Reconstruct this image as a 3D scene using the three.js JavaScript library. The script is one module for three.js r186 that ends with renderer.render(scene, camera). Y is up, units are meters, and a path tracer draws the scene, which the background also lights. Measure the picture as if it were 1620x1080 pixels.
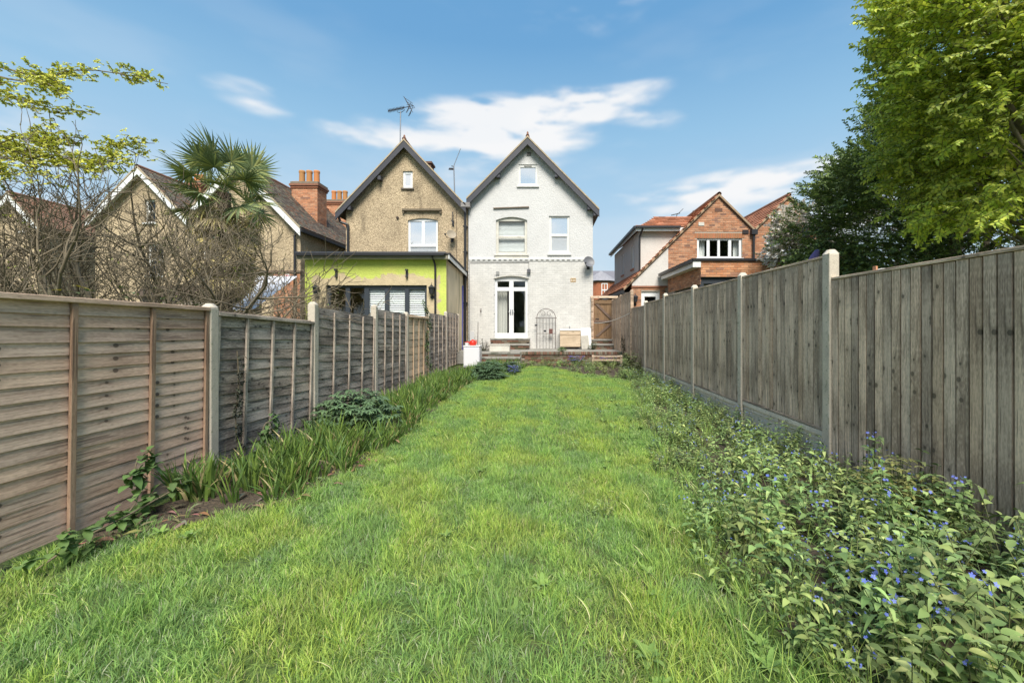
import * as THREE from 'three';
import { mergeGeometries, mergeVertices } from 'three/addons/utils/BufferGeometryUtils.js';
import { RoundedBoxGeometry } from 'three/addons/geometries/RoundedBoxGeometry.js';

// ---------------------------------------------------------------- camera, sky, sun, exposure
const scene = new THREE.Scene();
const EYE = 1.4, FL = 680;                       // eye height in metres, focal length in photograph pixels
const camera = new THREE.PerspectiveCamera(2 * Math.atan(565 / FL) * 180 / Math.PI, 1720 / 1130, 0.05, 3000);
camera.position.set(0, EYE, 0);                  // looks level along -z, with a shifted lens
camera.setViewOffset(1720, 1130, 0, 50, 1620, 1080);
const EXPOSURE = 2;
const renderer = new THREE.WebGLRenderer({ antialias: true });
renderer.toneMapping = THREE.LinearToneMapping;
renderer.toneMappingExposure = EXPOSURE;
renderer.shadowMap.enabled = true;
const SUN = new THREE.Vector3(0.07, 0.86, 0.48).normalize();
const sun = new THREE.DirectionalLight(new THREE.Color(1, 0.95, 0.86), 3.3);
sun.position.copy(SUN).multiplyScalar(60);
sun.castShadow = true;
sun.shadow.radius = 52;                          // thin high cloud: a soft sun
sun.shadow.mapSize.set(4096, 4096);
Object.assign(sun.shadow.camera, { left: -30, right: 30, top: 30, bottom: -30, near: 1, far: 140 });
sun.target.position.set(0, 0, -12);
scene.add(sun, sun.target);

// ---------------------------------------------------------------- numbers and noise
function rngOf(seed) { let a = seed >>> 0; return () => { a = (a + 0x6D2B79F5) | 0; let t = Math.imul(a ^ (a >>> 15), 1 | a); t = (t + Math.imul(t ^ (t >>> 7), 61 | t)) ^ t; return ((t ^ (t >>> 14)) >>> 0) / 4294967296; }; }
const rnd = rngOf(20240417);
const rr = (a, b, r = rnd) => a + (b - a) * r();
const clamp = (x, a = 0, b = 1) => Math.min(b, Math.max(a, x));
const sstep = (a, b, x) => { const t = clamp((x - a) / (b - a)); return t * t * (3 - 2 * t); };
const lerp = (a, b, t) => a + (b - a) * t;
const mix3 = (a, b, t) => [lerp(a[0], b[0], t), lerp(a[1], b[1], t), lerp(a[2], b[2], t)];
function hash2(x, y, s) { let h = Math.imul(x, 374761393) ^ Math.imul(y, 668265263) ^ Math.imul(s, 2147483647 - 61); h = Math.imul(h ^ (h >>> 13), 1274126177); h ^= h >>> 16; return (h >>> 0) / 4294967296; }
const mod = (a, n) => ((a % n) + n) % n;
function vnoise(x, y, px, py, s) {               // value noise with periods px, py
  const ix = Math.floor(x), iy = Math.floor(y), fx = x - ix, fy = y - iy, u = fx * fx * (3 - 2 * fx), v = fy * fy * (3 - 2 * fy);
  const a = mod(ix, px), b = mod(ix + 1, px), c = mod(iy, py), d = mod(iy + 1, py);
  return lerp(lerp(hash2(a, c, s), hash2(b, c, s), u), lerp(hash2(a, d, s), hash2(b, d, s), u), v);
}
function fbm(u, v, fx, fy, oct, s) { let t = 0, a = 0.5, n = 0; for (let i = 0; i < oct; i++) { t += a * vnoise(u * fx, v * fy, fx, fy, s + i * 17); n += a; a *= 0.5; fx *= 2; fy *= 2; } return t / n; }
const lin = (c) => { c /= 255; return c <= 0.04045 ? c / 12.92 : ((c + 0.055) / 1.055) ** 2.4; };
const srgb = (c) => Math.round(255 * clamp(c <= 0.0031308 ? c * 12.92 : 1.055 * c ** (1 / 2.4) - 0.055));
// survey: a photograph column or row and a distance give metres
const wx = (p, Z) => (p - 860) * Z / FL;
const wy = (p, Z) => EYE + (515 - p) * Z / FL;
const RC = (a, b, c, d, Z) => ({ x0: wx(a, Z), x1: wx(c, Z), y0: wy(d, Z), y1: wy(b, Z) });
const table = (t) => (z) => { if (z <= t[0][0]) return t[0][1]; for (let i = 1; i < t.length; i++) if (z <= t[i][0]) return lerp(t[i - 1][1], t[i][1], (z - t[i - 1][0]) / (t[i][0] - t[i - 1][0])); return t[t.length - 1][1]; };

// ---------------------------------------------------------------- sky: air and thin clouds
{
  const W = 2048, H = 1024, d = new Float32Array(W * H * 4), q = rngOf(77);
  const ramp = [[0, [208, 227, 239]], [6, [200, 223, 240]], [14, [180, 213, 238]], [23, [152, 197, 231]], [33, [114, 169, 216]], [45, [102, 159, 210]], [90, [94, 152, 204]]].map(([e, c]) => [e, c.map(lin)]);
  const air = (e) => { for (let i = 1; i < ramp.length; i++) if (e <= ramp[i][0]) return mix3(ramp[i - 1][1], ramp[i][1], (e - ramp[i - 1][0]) / (ramp[i][0] - ramp[i - 1][0])); return ramp[ramp.length - 1][1]; };
  const dirOf = (px, py) => new THREE.Vector3((px - 860) / FL, (515 - py) / FL, -1).normalize();
  const blobs = [];                              // [azimuth, elevation, half width, half height, strength, tilt] in degrees
  const add = (px, py, w, h, s, t = 0) => { const v = dirOf(px, py); blobs.push([Math.atan2(v.x, -v.z) * 180 / Math.PI, Math.asin(v.y) * 180 / Math.PI, w, h, s, t]); };
  add(800, 194, 8.5, 2.3, 1.1, 0.05); add(900, 168, 8, 1.3, 1.15, 0.08); add(690, 214, 7, 1.3, 0.85, 0.0); add(770, 234, 8, 2.2, 0.6); add(575, 212, 4, 0.8, 0.55);
  add(1165, 290, 9, 1.5, 0.95, 0.05); add(1250, 282, 6, 1.2, 0.7); add(395, 152, 3, 1.0, 0.5, -0.12); add(950, 12, 8, 1.4, 0.33, 0.1); add(60, 235, 9, 4, 0.35); add(1010, 180, 4, 1.1, 0.6, -0.2); add(1330, 330, 6, 3, 0.6);
  for (let i = 0; i < 46; i++) { const az = rr(65, 295, q); blobs.push([az > 180 ? az - 360 : az, rr(8, 48, q), rr(5, 13, q), rr(1, 3.4, q), rr(0.5, 1.1, q), rr(-0.15, 0.15, q)]); }
  for (let j = 0; j < H; j++) {
    const el = ((j + 0.5) / H - 0.5) * 180, base = air(Math.max(0, el));
    for (let i = 0; i < W; i++) {
      let az = ((i + 0.5) / W) * 360 - 90; if (az > 180) az -= 360;     // degrees clockwise from -z
      let c = base;
      if (el > -1) {
        const n1 = fbm((az + 180) / 360, el / 90, 24, 22, 5, 5), n2 = clamp(1.7 * (fbm(mod((az + 180) / 360 + n1 * 0.02, 1), mod(el / 90 + n1 * 0.02, 1), 70, 80, 6, 9) - 0.5) + 0.5);
        let m = 0;
        for (const [a, e, w, h, s, t] of blobs) {
          let da = az - a; if (da > 180) da -= 360; if (da < -180) da += 360;
          if (Math.abs(da) > 2.2 * w) continue;
          const de = el - e - t * da + (n1 - 0.5) * 3.4, r = (da / w) ** 2 + (de / (de > 0 ? h * 0.8 : h * 1.35)) ** 2;
          if (r < 4) m = Math.max(m, s * (1 - r / 4) ** 1.4 * (0.22 + 1.45 * n2));
        }
        const veil = 0.16 * sstep(0.45, 0.75, n1) * sstep(50, 10, el);
        c = mix3(base, [0.93, 0.94, 0.955], clamp(sstep(0.12, 0.95, m) * 0.95 + veil));
      }
      const o = (j * W + i) * 4; d[o] = c[0] / EXPOSURE; d[o + 1] = c[1] / EXPOSURE; d[o + 2] = c[2] / EXPOSURE; d[o + 3] = 1;
    }
  }
  const t = new THREE.DataTexture(d, W, H, THREE.RGBAFormat, THREE.FloatType);
  t.mapping = THREE.EquirectangularReflectionMapping; t.magFilter = t.minFilter = THREE.LinearFilter; t.wrapS = THREE.RepeatWrapping; t.needsUpdate = true;
  scene.background = t; scene.environment = t;
}

// ---------------------------------------------------------------- textures and materials
function makeTex(w, h, fn, color = true) {
  const d = new Uint8Array(w * h * 4);
  for (let j = 0; j < h; j++) for (let i = 0; i < w; i++) {
    const c = fn((i + 0.5) / w, (j + 0.5) / h), o = (j * w + i) * 4;
    if (color) { d[o] = srgb(c[0]); d[o + 1] = srgb(c[1]); d[o + 2] = srgb(c[2]); } else d[o] = d[o + 1] = d[o + 2] = Math.round(255 * clamp(c));
    d[o + 3] = 255;
  }
  const t = new THREE.DataTexture(d, w, h); t.magFilter = t.minFilter = THREE.LinearFilter; t.wrapS = t.wrapT = THREE.RepeatWrapping;
  if (color) t.colorSpace = THREE.SRGBColorSpace; t.needsUpdate = true; return t;
}
const per = (t, x, y = x) => { t.repeat.set(1 / x, 1 / y); return t; };          // x by y metres per tile
const M = (o) => new THREE.MeshStandardMaterial(o);
const C = (r, g, b) => new THREE.Color().setRGB(r, g, b);
function woodTex(seed, pale, dark, knot, knots, w = 1024, h = 512) {              // grain along u, 2 m by 1 m
  const q = rngOf(seed), ks = []; for (let i = 0; i < knots; i++) ks.push([q(), q(), rr(0.009, 0.018, q)]);
  return (bump) => makeTex(w, h, (u, v) => {
    let bend = 0, k = 0;
    for (const [a, b, r] of ks) { let du = (u - a) * 2, dv = v - b; du -= 2 * Math.round(du / 2); dv -= Math.round(dv); if (Math.abs(du) > 0.16 || Math.abs(dv) > 0.06) continue; const e = Math.exp(-(du * du) / 0.0028 - (dv * dv) / 0.00045); bend += e * Math.sign(dv) * 0.012; const rad = Math.hypot(du * 0.8, dv) / r; k = Math.max(k, sstep(1.25, 0.75, rad), 0.45 * e); }
    const vv = v + bend, big = fbm(u, vv, 3, 20, 3, seed), fine = fbm(u, vv, 10, 150, 3, seed + 3), speck = fbm(u, vv, 90, 170, 2, seed + 8);
    const crack = sstep(0.73, 0.8, fbm(u, vv, 5, 70, 2, seed + 21));
    const blot = fbm(u, v, 5, 4, 3, seed + 40), t = clamp(0.26 * big + 0.36 * fine + 0.3 * speck + 0.45 * blot - 0.18);
    if (bump) return clamp(0.35 + 0.6 * fine - 0.4 * crack + 0.2 * k);
    return mix3(mix3(mix3(dark, pale, sstep(0.2, 0.85, t)), dark.map((x) => x * 0.55), crack * 0.7), knot, k * 0.85);
  }, !bump);
}
const slatTex = woodTex(11, [0.80, 0.575, 0.44], [0.41, 0.27, 0.20], [0.07, 0.045, 0.032], 44), greyTex = woodTex(31, [0.64, 0.535, 0.445], [0.13, 0.105, 0.088], [0.06, 0.048, 0.038], 40);
const boardTex = woodTex(47, [0.76, 0.585, 0.445], [0.25, 0.183, 0.134], [0.085, 0.066, 0.048], 60), freshTex = woodTex(53, [0.86, 0.67, 0.48], [0.58, 0.43, 0.29], [0.25, 0.17, 0.11], 18);
const wood = (tf, tint, n = 1) => { const m = per(tf(false), 2, 1), b = per(tf(true), 2, 1); return tint.map((c) => M({ color: C(...c), map: m, bumpMap: b, bumpScale: 0.0016, roughness: 0.93 })); };
const tones = [[1, 1, 1], [0.86, 0.87, 0.88], [1.1, 1.08, 1.04], [0.95, 0.91, 0.87], [1.0, 1.02, 1.03]];
const slatMats = wood(slatTex, tones), greyMats = wood(greyTex, tones), boardMats = wood(boardTex, [[1, 1, 1], [0.76, 0.77, 0.78], [1.16, 1.14, 1.1], [0.88, 0.84, 0.79], [1.04, 1.05, 1.05]]), freshMats = wood(freshTex, tones);
const battenMat = wood(slatTex, [[0.62, 0.57, 0.5]])[0], gateMat = wood(freshTex, [[0.30, 0.245, 0.185], [0.25, 0.20, 0.15]]);
const speck = (seed, base, amp, cell = 160) => makeTex(512, 512, (u, v) => { const a = fbm(u, v, 6, 6, 4, seed), b = fbm(u, v, cell, cell, 2, seed + 5), k = 1 + amp * (1.1 * (a - 0.5) + 1.5 * (b - 0.5)); return base.map((x) => x * k); });
const noiseBump = (seed, f, oct = 3) => makeTex(512, 512, (u, v) => fbm(u, v, f, f, oct, seed), false);
const fineBump = noiseBump(4, 64), grainMap = speck(9, [0.86, 0.86, 0.86], 0.42, 120);
const concreteMat = M({ map: per(makeTex(512, 512, (u, v) => { const a = fbm(u, v, 5, 5, 4, 61), b = fbm(u, v, 128, 128, 2, 66), l = sstep(0.62, 0.8, fbm(u, v, 24, 24, 3, 68)); return mix3([0.50, 0.44, 0.355].map((x) => x * (0.68 + 0.42 * a + 0.34 * b)), [0.25, 0.25, 0.17], l * 0.6); }), 0.8), bumpMap: per(fineBump.clone(), 0.4), bumpScale: 0.002, roughness: 0.95 });
const gravelMat = concreteMat.clone(); gravelMat.color = C(1.4, 1.4, 1.42);
const pebbleMap = makeTex(1024, 1024, (u, v) => { const a = fbm(u, v, 5, 5, 4, 71), n = fbm(u, v, 150, 150, 2, 73), s = hash2(Math.floor(u * 330), Math.floor(v * 330), 3), st = sstep(0.58, 0.78, fbm(u, v, 9, 3, 4, 78)); const c = mix3([0.19, 0.14, 0.085], [0.64, 0.505, 0.33], sstep(0.2, 0.78, 0.65 * n + 0.35 * s)); return c.map((x) => x * (0.74 + 0.5 * a) * (1 - 0.3 * st)); });
const pebbleMat = M({ map: per(pebbleMap, 3), bumpMap: per(noiseBump(74, 100, 2), 2.2), bumpScale: 0.012, roughness: 0.95 });
const whiteRoughMat = M({ map: per(makeTex(512, 512, (u, v) => { const a = fbm(u, v, 4, 4, 4, 81), b = fbm(u, v, 64, 64, 2, 82); return [0.565, 0.555, 0.54].map((x) => x * (0.88 + 0.17 * a + 0.13 * b)); }), 2.6), bumpMap: per(noiseBump(83, 60, 3), 1.6), bumpScale: 0.012, roughness: 0.9 });
const whiteBrickMat = M({ vertexColors: true, map: per(speck(86, [0.90, 0.885, 0.855], 0.16, 90), 1.7), bumpMap: per(fineBump.clone(), 0.7), bumpScale: 0.002, roughness: 0.8 });
const brickMat = M({ vertexColors: true, map: per(grainMap.clone(), 0.9), bumpMap: per(fineBump.clone(), 0.5), bumpScale: 0.002, roughness: 0.95 });
const tileMat = M({ vertexColors: true, map: per(grainMap.clone(), 1.3), roughness: 0.95 });
const mortarMat = M({ color: C(0.42, 0.36, 0.29), map: per(grainMap.clone(), 0.7), roughness: 0.95 });
const whiteMortarMat = M({ color: C(0.54, 0.53, 0.51), map: per(grainMap.clone(), 0.9), roughness: 0.9 });
const upvcMat = M({ color: C(0.74, 0.74, 0.73), roughness: 0.32 });
const whitePaintMat = M({ color: C(0.68, 0.67, 0.645), map: per(speck(91, [0.96, 0.96, 0.95], 0.12, 60), 1.1), roughness: 0.55 });
const creamPaintMat = M({ color: C(0.66, 0.63, 0.55), map: per(grainMap.clone(), 1.2), roughness: 0.6 });
const bargeMat = M({ color: C(0.05, 0.05, 0.062), map: per(grainMap.clone(), 0.8), roughness: 0.55 });
const blackPlasticMat = M({ color: C(0.022, 0.022, 0.025), roughness: 0.4 });
const anthraciteMat = M({ color: C(0.04, 0.047, 0.058), roughness: 0.4 });
const vergeMat = M({ color: C(0.46, 0.37, 0.25), map: per(grainMap.clone(), 0.5), roughness: 0.9 });
const metalMat = M({ color: C(0.30, 0.31, 0.33), metalness: 0.8, roughness: 0.45 });
const darkMetalMat = M({ color: C(0.05, 0.05, 0.055), metalness: 0.4, roughness: 0.5 });
const rustMat = M({ color: C(0.14, 0.11, 0.10), map: per(grainMap.clone(), 0.2), metalness: 0.2, roughness: 0.8 });
const glassMat = new THREE.MeshPhysicalMaterial({ color: C(0.93, 0.96, 0.95), transmission: 1, thickness: 0, roughness: 0.02, ior: 1.75 });
const mirrorGlassMat = new THREE.MeshPhysicalMaterial({ color: C(0.78, 0.80, 0.82), metalness: 0.75, roughness: 0.03 });
const frostMat = new THREE.MeshPhysicalMaterial({ color: C(0.66, 0.70, 0.74), transmission: 0.35, thickness: 0, roughness: 0.35, bumpMap: per(noiseBump(95, 40, 2), 0.5), bumpScale: 0.01 });
const interiorMat = M({ color: C(0.22, 0.21, 0.19), roughness: 0.9 });
const blindMat = M({ color: C(0.80, 0.80, 0.79), roughness: 0.6 });
const curtainMat = M({ color: C(0.62, 0.60, 0.56), roughness: 0.95 });
const soilMat = M({ map: per(makeTex(512, 512, (u, v) => { const a = fbm(u, v, 6, 6, 5, 101), b = fbm(u, v, 90, 90, 2, 103); return mix3([0.028, 0.020, 0.013], [0.115, 0.085, 0.055], clamp(a * 0.6 + b * 0.7 - 0.15)); }), 1.3), bumpMap: per(noiseBump(104, 40, 4), 0.8), bumpScale: 0.03, roughness: 1 });
const groundMat = M({ map: per(makeTex(1024, 1024, (u, v) => { const a = fbm(u, v, 8, 8, 5, 111), b = fbm(u, v, 150, 150, 2, 113), k = sstep(0.6, 0.72, fbm(u, v, 14, 14, 3, 117)); return mix3(mix3([0.045, 0.075, 0.014], [0.115, 0.17, 0.032], clamp(a * 0.5 + b * 0.75 - 0.1)), [0.09, 0.075, 0.035], k * 0.55); }), 4), bumpMap: per(noiseBump(114, 60, 3), 1), bumpScale: 0.02, roughness: 1 });
const pavingMat = M({ map: per(makeTex(512, 512, (u, v) => { const a = fbm(u, v, 6, 6, 5, 121), b = fbm(u, v, 110, 110, 2, 123), m = sstep(0.55, 0.75, fbm(u, v, 10, 10, 4, 127)); return mix3([0.27, 0.255, 0.225].map((x) => x * (0.6 + 0.5 * a + 0.3 * b)), [0.06, 0.07, 0.03], m * 0.6); }), 1.5), bumpMap: per(fineBump.clone(), 0.6), bumpScale: 0.003, roughness: 0.95 });
const barkMat = M({ color: C(0.23, 0.195, 0.14), map: per(grainMap.clone(), 0.25), bumpMap: per(fineBump.clone(), 0.2), bumpScale: 0.004, roughness: 0.95 });
const twigMat = M({ color: C(0.20, 0.16, 0.105), map: per(grainMap.clone(), 0.3), roughness: 0.9 });
const foliage = (r, g, b, o = {}) => new THREE.MeshPhysicalMaterial({ color: C(r, g, b), vertexColors: true, transmission: 0.32, thickness: 0, roughness: 0.8, specularIntensity: 0.6, ...o });

// ---------------------------------------------------------------- scene helpers
const counts = {};
const numbered = (n) => { const k = (counts[n] = (counts[n] ?? -1) + 1); return k ? n + '_' + String(k).padStart(3, '0') : n; };
function tag(o, label, category, group, kind) { Object.assign(o.userData, { label, category }); if (group) o.userData.group = group; if (kind) o.userData.kind = kind; return o; }
function thing(name, label, category, group) { const o = new THREE.Group(); o.name = numbered(name); scene.add(o); return tag(o, label, category, group); }
function mesh(name, geo, mat, parent = scene) { const o = new THREE.Mesh(geo, mat); o.name = parent === scene ? numbered(name) : name; parent.add(o); return o; }
function solo(name, geo, mat, label, category, group, kind) { return tag(mesh(name, geo, mat), label, category, group, kind); }
function structure(name, geo, mat, label) { const o = mesh(name, geo, mat); Object.assign(o.userData, { label, kind: 'structure' }); return o; }
function rebase(g, x, y, z) { const p = new THREE.Vector3(x, y, z); for (const c of g.children) c.position.sub(p); g.position.copy(p); return g; }   // parts are built in scene axes, then hung on the base
const plainGeo = (g) => { const n = g.index ? g.toNonIndexed() : g; for (const k of Object.keys(n.attributes)) if (!['position', 'normal', 'uv', 'color'].includes(k)) n.deleteAttribute(k); n.clearGroups?.(); return n; };
const merge = (l) => mergeGeometries(l.map(plainGeo));
function metreUV(g0, swap = false, du = 0, dv = 0) {
  const g = plainGeo(g0), p = g.attributes.position, uv = new Float32Array(p.count * 2), a = new THREE.Vector3(), b = new THREE.Vector3(), c = new THREE.Vector3();
  for (let i = 0; i < p.count; i += 3) {
    a.fromBufferAttribute(p, i); b.fromBufferAttribute(p, i + 1).sub(a); c.fromBufferAttribute(p, i + 2).sub(a); b.cross(c);
    const nx = Math.abs(b.x), ny = Math.abs(b.y), nz = Math.abs(b.z);
    for (let k = 0; k < 3; k++) {
      const x = p.getX(i + k), y = p.getY(i + k), z = p.getZ(i + k);
      let u, v; if (nz >= nx && nz >= ny) { u = x; v = y; } else if (nx >= ny) { u = z; v = y; } else { u = x; v = z; }
      uv[(i + k) * 2] = (swap ? v : u) + du; uv[(i + k) * 2 + 1] = (swap ? u : v) + dv;
    }
  }
  g.setAttribute('uv', new THREE.BufferAttribute(uv, 2)); return g;
}
const bx = (x0, x1, y0, y1, z0, z1) => metreUV(new THREE.BoxGeometry(Math.abs(x1 - x0), Math.abs(y1 - y0), Math.abs(z1 - z0)).translate((x0 + x1) / 2, (y0 + y1) / 2, (z0 + z1) / 2));
const rbx = (x0, x1, y0, y1, z0, z1, r = 0.008) => metreUV(new RoundedBoxGeometry(Math.abs(x1 - x0), Math.abs(y1 - y0), Math.abs(z1 - z0), 1, r).translate((x0 + x1) / 2, (y0 + y1) / 2, (z0 + z1) / 2));
const V3 = (x, y, z) => new THREE.Vector3(x, y, z);
function bar(a, b, r, r2 = r, n = 6) {             // a round bar from a to b
  const d = b.clone().sub(a), g = new THREE.CylinderGeometry(r2, r, d.length(), n, 1); g.translate(0, d.length() / 2, 0);
  g.applyQuaternion(new THREE.Quaternion().setFromUnitVectors(V3(0, 1, 0), d.normalize())); return g.translate(a.x, a.y, a.z);
}
function beam(a, b, w, t, up = V3(0, 0, 1)) {      // a square timber from a to b: w across, t along up
  const d = b.clone().sub(a), L = d.length(), x = d.normalize(), s = new THREE.Vector3().crossVectors(up, x).normalize(), u = new THREE.Vector3().crossVectors(x, s);
  return new THREE.BoxGeometry(L, w, t).translate(L / 2, 0, 0).applyMatrix4(new THREE.Matrix4().makeBasis(x, s, u).setPosition(a));
}
const tube = (pts, r, seg = 24, n = 6) => new THREE.TubeGeometry(new THREE.CatmullRomCurve3(pts), seg, r, n, false);
const shapeOf = (pts, holes = []) => { const s = new THREE.Shape(pts.map((p) => new THREE.Vector2(...p))); for (const h of holes) s.holes.push(new THREE.Path((Array.isArray(h) ? h : [[h.x0, h.y0], [h.x0, h.y1], [h.x1, h.y1], [h.x1, h.y0]]).map((p) => new THREE.Vector2(...p)))); return s; };
const slab = (pts, holes, zBack, zFront) => new THREE.ExtrudeGeometry(shapeOf(pts, holes), { depth: zFront - zBack, bevelEnabled: false }).translate(0, 0, zBack);   // an outline in x, y with holes, given depth in z
const archPts = (r, rise, n = 10) => { const p = [[r.x0, r.y0], [r.x0, r.y1 - rise]]; for (let i = 1; i < n; i++) { const t = i / n; p.push([lerp(r.x0, r.x1, t), r.y1 - rise + rise * 4 * t * (1 - t)]); } p.push([r.x1, r.y1 - rise], [r.x1, r.y0]); return p; };
const grow = (r, d) => ({ x0: r.x0 - d, x1: r.x1 + d, y0: r.y0 - d, y1: r.y1 + d });

class Raw {                                        // triangles with colour and uv in metres
  constructor() { this.p = []; this.c = []; this.u = []; }
  tri(a, b, c, col, ua = [0, 0], ub = [0, 0], uc = [0, 0]) { this.p.push(...a, ...b, ...c); for (let i = 0; i < 3; i++) this.c.push(...col); this.u.push(...ua, ...ub, ...uc); }
  quad(a, b, c, d, col, ua, ub, uc, ud) { this.tri(a, b, c, col, ua, ub, uc); this.tri(a, c, d, col, ua, uc, ud); }
  geo() { const g = new THREE.BufferGeometry(); g.setAttribute('position', new THREE.Float32BufferAttribute(this.p, 3)); g.setAttribute('color', new THREE.Float32BufferAttribute(this.c, 3)); g.setAttribute('uv', new THREE.Float32BufferAttribute(this.u, 2)); g.computeVertexNormals(); return g; }
  soft() { let g = this.geo(); g.deleteAttribute('normal'); g.deleteAttribute('uv'); g = mergeVertices(g, 1e-6); g.computeVertexNormals(); return g; }
}
const redBrick = (r) => { const k = rr(0.8, 1.15, r), t = r(); return t < 0.1 ? [0.33 * k, 0.175 * k, 0.12 * k] : t < 0.45 ? [0.54 * k, 0.285 * k, 0.165 * k] : [0.49 * k, 0.225 * k, 0.12 * k]; };
const oldBrick = (r) => { const k = rr(0.6, 1.15, r), t = r(); return t < 0.35 ? [0.10 * k, 0.085 * k, 0.05 * k] : t < 0.55 ? [0.22 * k, 0.18 * k, 0.13 * k] : [0.22 * k, 0.115 * k, 0.075 * k]; };
const whitePaintBrick = (r) => { const k = rr(0.93, 1.03, r); return [0.68 * k, 0.67 * k, 0.65 * k]; };
// courses of brick filling an outline; at(u, y, n) places a point along the wall, up, and out of the wall
function bricks({ y0, y1, left, right, holes = [], at, palette = redBrick, L = 0.225, H = 0.075, joint = 0.011, proud = 0.01, seed = 1 }) {
  const q = rngOf(seed), w = new Raw(), n = Math.round((y1 - y0) / H);
  for (let k = 0; k < n; k++) {
    const a = y0 + k * H + joint / 2, b = y0 + (k + 1) * H - joint / 2, m = (a + b) / 2;
    let spans = [[left(m), right(m)]];
    for (const h of holes) if (h.y0 < b && h.y1 > a) spans = spans.flatMap(([s, e]) => (h.x1 <= s || h.x0 >= e ? [[s, e]] : [[s, h.x0], [h.x1, e]])).filter(([s, e]) => e - s > 0.03);
    for (const [s, e] of spans) {
      for (let u = Math.floor(s / L) * L - (k % 2 ? L / 2 : 0); u < e; u += L) {
        const p = Math.max(u + joint / 2, s), r = Math.min(u + L - joint / 2, e); if (r - p < 0.025) continue;
        const col = palette(q), f = proud + rr(-0.003, 0.003, q), P = (x, y, z) => at(x, y, z);
        w.quad(P(p, a, f), P(r, a, f), P(r, b, f), P(p, b, f), col, [p, a], [r, a], [r, b], [p, b]);
        w.quad(P(p, b, f), P(r, b, f), P(r, b, 0), P(p, b, 0), col, [p, b], [r, b], [r, b], [p, b]);
        w.quad(P(p, a, 0), P(r, a, 0), P(r, a, f), P(p, a, f), col, [p, a], [r, a], [r, a], [p, a]);
        w.quad(P(p, a, 0), P(p, a, f), P(p, b, f), P(p, b, 0), col, [p, a], [p, a], [p, b], [p, b]);
        w.quad(P(r, a, f), P(r, a, 0), P(r, b, 0), P(r, b, f), col, [r, a], [r, a], [r, b], [r, b]);
      }
    }
  }
  return w.geo();
}
// tiles on a slope: o the lower corner, U along the eave, Vv up the slope
function tiles(o, U, Vv, width, length, { tw = 0.17, gauge = 0.115, thick = 0.018, palette, seed = 3, keep = () => true }) {
  const q = rngOf(seed), w = new Raw(), N = new THREE.Vector3().crossVectors(U, Vv).normalize(), nu = Math.round(width / tw), nv = Math.round(length / gauge);
  const at = (u, v, n) => { const p = o.clone().addScaledVector(U, u).addScaledVector(Vv, v).addScaledVector(N, n); return [p.x, p.y, p.z]; };
  for (let j = 0; j < nv; j++) for (let i = 0; i < nu; i++) {
    const u0 = (i + (j % 2) * 0.5) * tw + 0.003, u1 = u0 + tw - 0.006, v0 = j * gauge, v1 = v0 + gauge + 0.01, col = palette(q, u0, v0), t = thick * rr(0.8, 1.35, q);
    if (!keep((u0 + u1) / 2, (v0 + v1) / 2)) continue;
    w.quad(at(u0, v0, t), at(u1, v0, t), at(u1, v1, 0.002), at(u0, v1, 0.002), col, [u0, v0], [u1, v0], [u1, v1], [u0, v1]);
    w.quad(at(u0, v0, 0), at(u1, v0, 0), at(u1, v0, t), at(u0, v0, t), col, [u0, v0], [u1, v0], [u1, v0], [u0, v0]);
    w.quad(at(u0, v0, 0), at(u0, v0, t), at(u0, v1, 0.002), at(u0, v1, 0), col, [u0, v0], [u0, v0], [u0, v1], [u0, v1]);
    w.quad(at(u1, v0, t), at(u1, v0, 0), at(u1, v1, 0), at(u1, v1, 0.002), col, [u1, v0], [u1, v0], [u1, v1], [u1, v1]);
  }
  return w.geo();
}
const stuffPart = (o) => { o.userData.kind = 'stuff'; return o; };

// ---------------------------------------------------------------- ground, beds, terrace
const FENCE_L = -2088 / FL, FENCE_R = 1900 / FL, HOUSE_Z = 17.5, TERRACE_Z = 15.1, TERRACE_Y = 0.47;
const lawnLeft = table([[0, -3.0], [2.6, -2.98], [2.95, -2.55], [3.3, -2.02], [3.9, -1.82], [5.6, -1.73], [7.6, -1.8], [9.9, -1.76], [11.2, -1.55], [12, -1.15], [13, -0.85], [14.4, -0.45]]);
const lawnRight = table([[0, 1.45], [1.7, 1.1], [2.3, 0.98], [2.6, 0.97], [3.0, 1.15], [3.5, 1.2], [4.1, 1.12], [4.64, 1.2], [5.3, 1.48], [6, 1.4], [7.0, 1.5], [7.6, 1.68], [9, 1.9], [10.4, 2.2], [11.4, 1.75], [12.4, 0.95], [13.4, 0.4], [14.4, 0.15]]);
{
  const g = new THREE.PlaneGeometry(1600, 1600, 4, 4).rotateX(-Math.PI / 2);
  structure('ground', metreUV(g), groundMat, 'grassy ground under the lawn and gardens');
}
function bed(name, zs, a, b, y, label) {            // an uneven sheet of earth between two edges
  const n = zs.length, m = 10, pos = [], idx = [], uv = [];
  zs.forEach((z, i) => { for (let j = 0; j <= m; j++) { const x = lerp(a(z), b(z), j / m), e = (j === 0 || j === m || i === 0 || i === n - 1) ? -0.02 : rr(0.01, 0.05); pos.push(x, y + e, -z); uv.push(x, z); } });
  for (let i = 0; i < n - 1; i++) for (let j = 0; j < m; j++) { const k = i * (m + 1) + j; idx.push(k, k + 1, k + m + 2, k, k + m + 2, k + m + 1); }
  const g = new THREE.BufferGeometry(); g.setAttribute('position', new THREE.Float32BufferAttribute(pos, 3)); g.setAttribute('uv', new THREE.Float32BufferAttribute(uv, 2)); g.setIndex(idx); g.computeVertexNormals();
  structure(name, g, soilMat, label);
}
const steps = (a, b, s) => { const l = []; for (let z = a; z < b; z += s) l.push(z); l.push(b); return l; };
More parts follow.
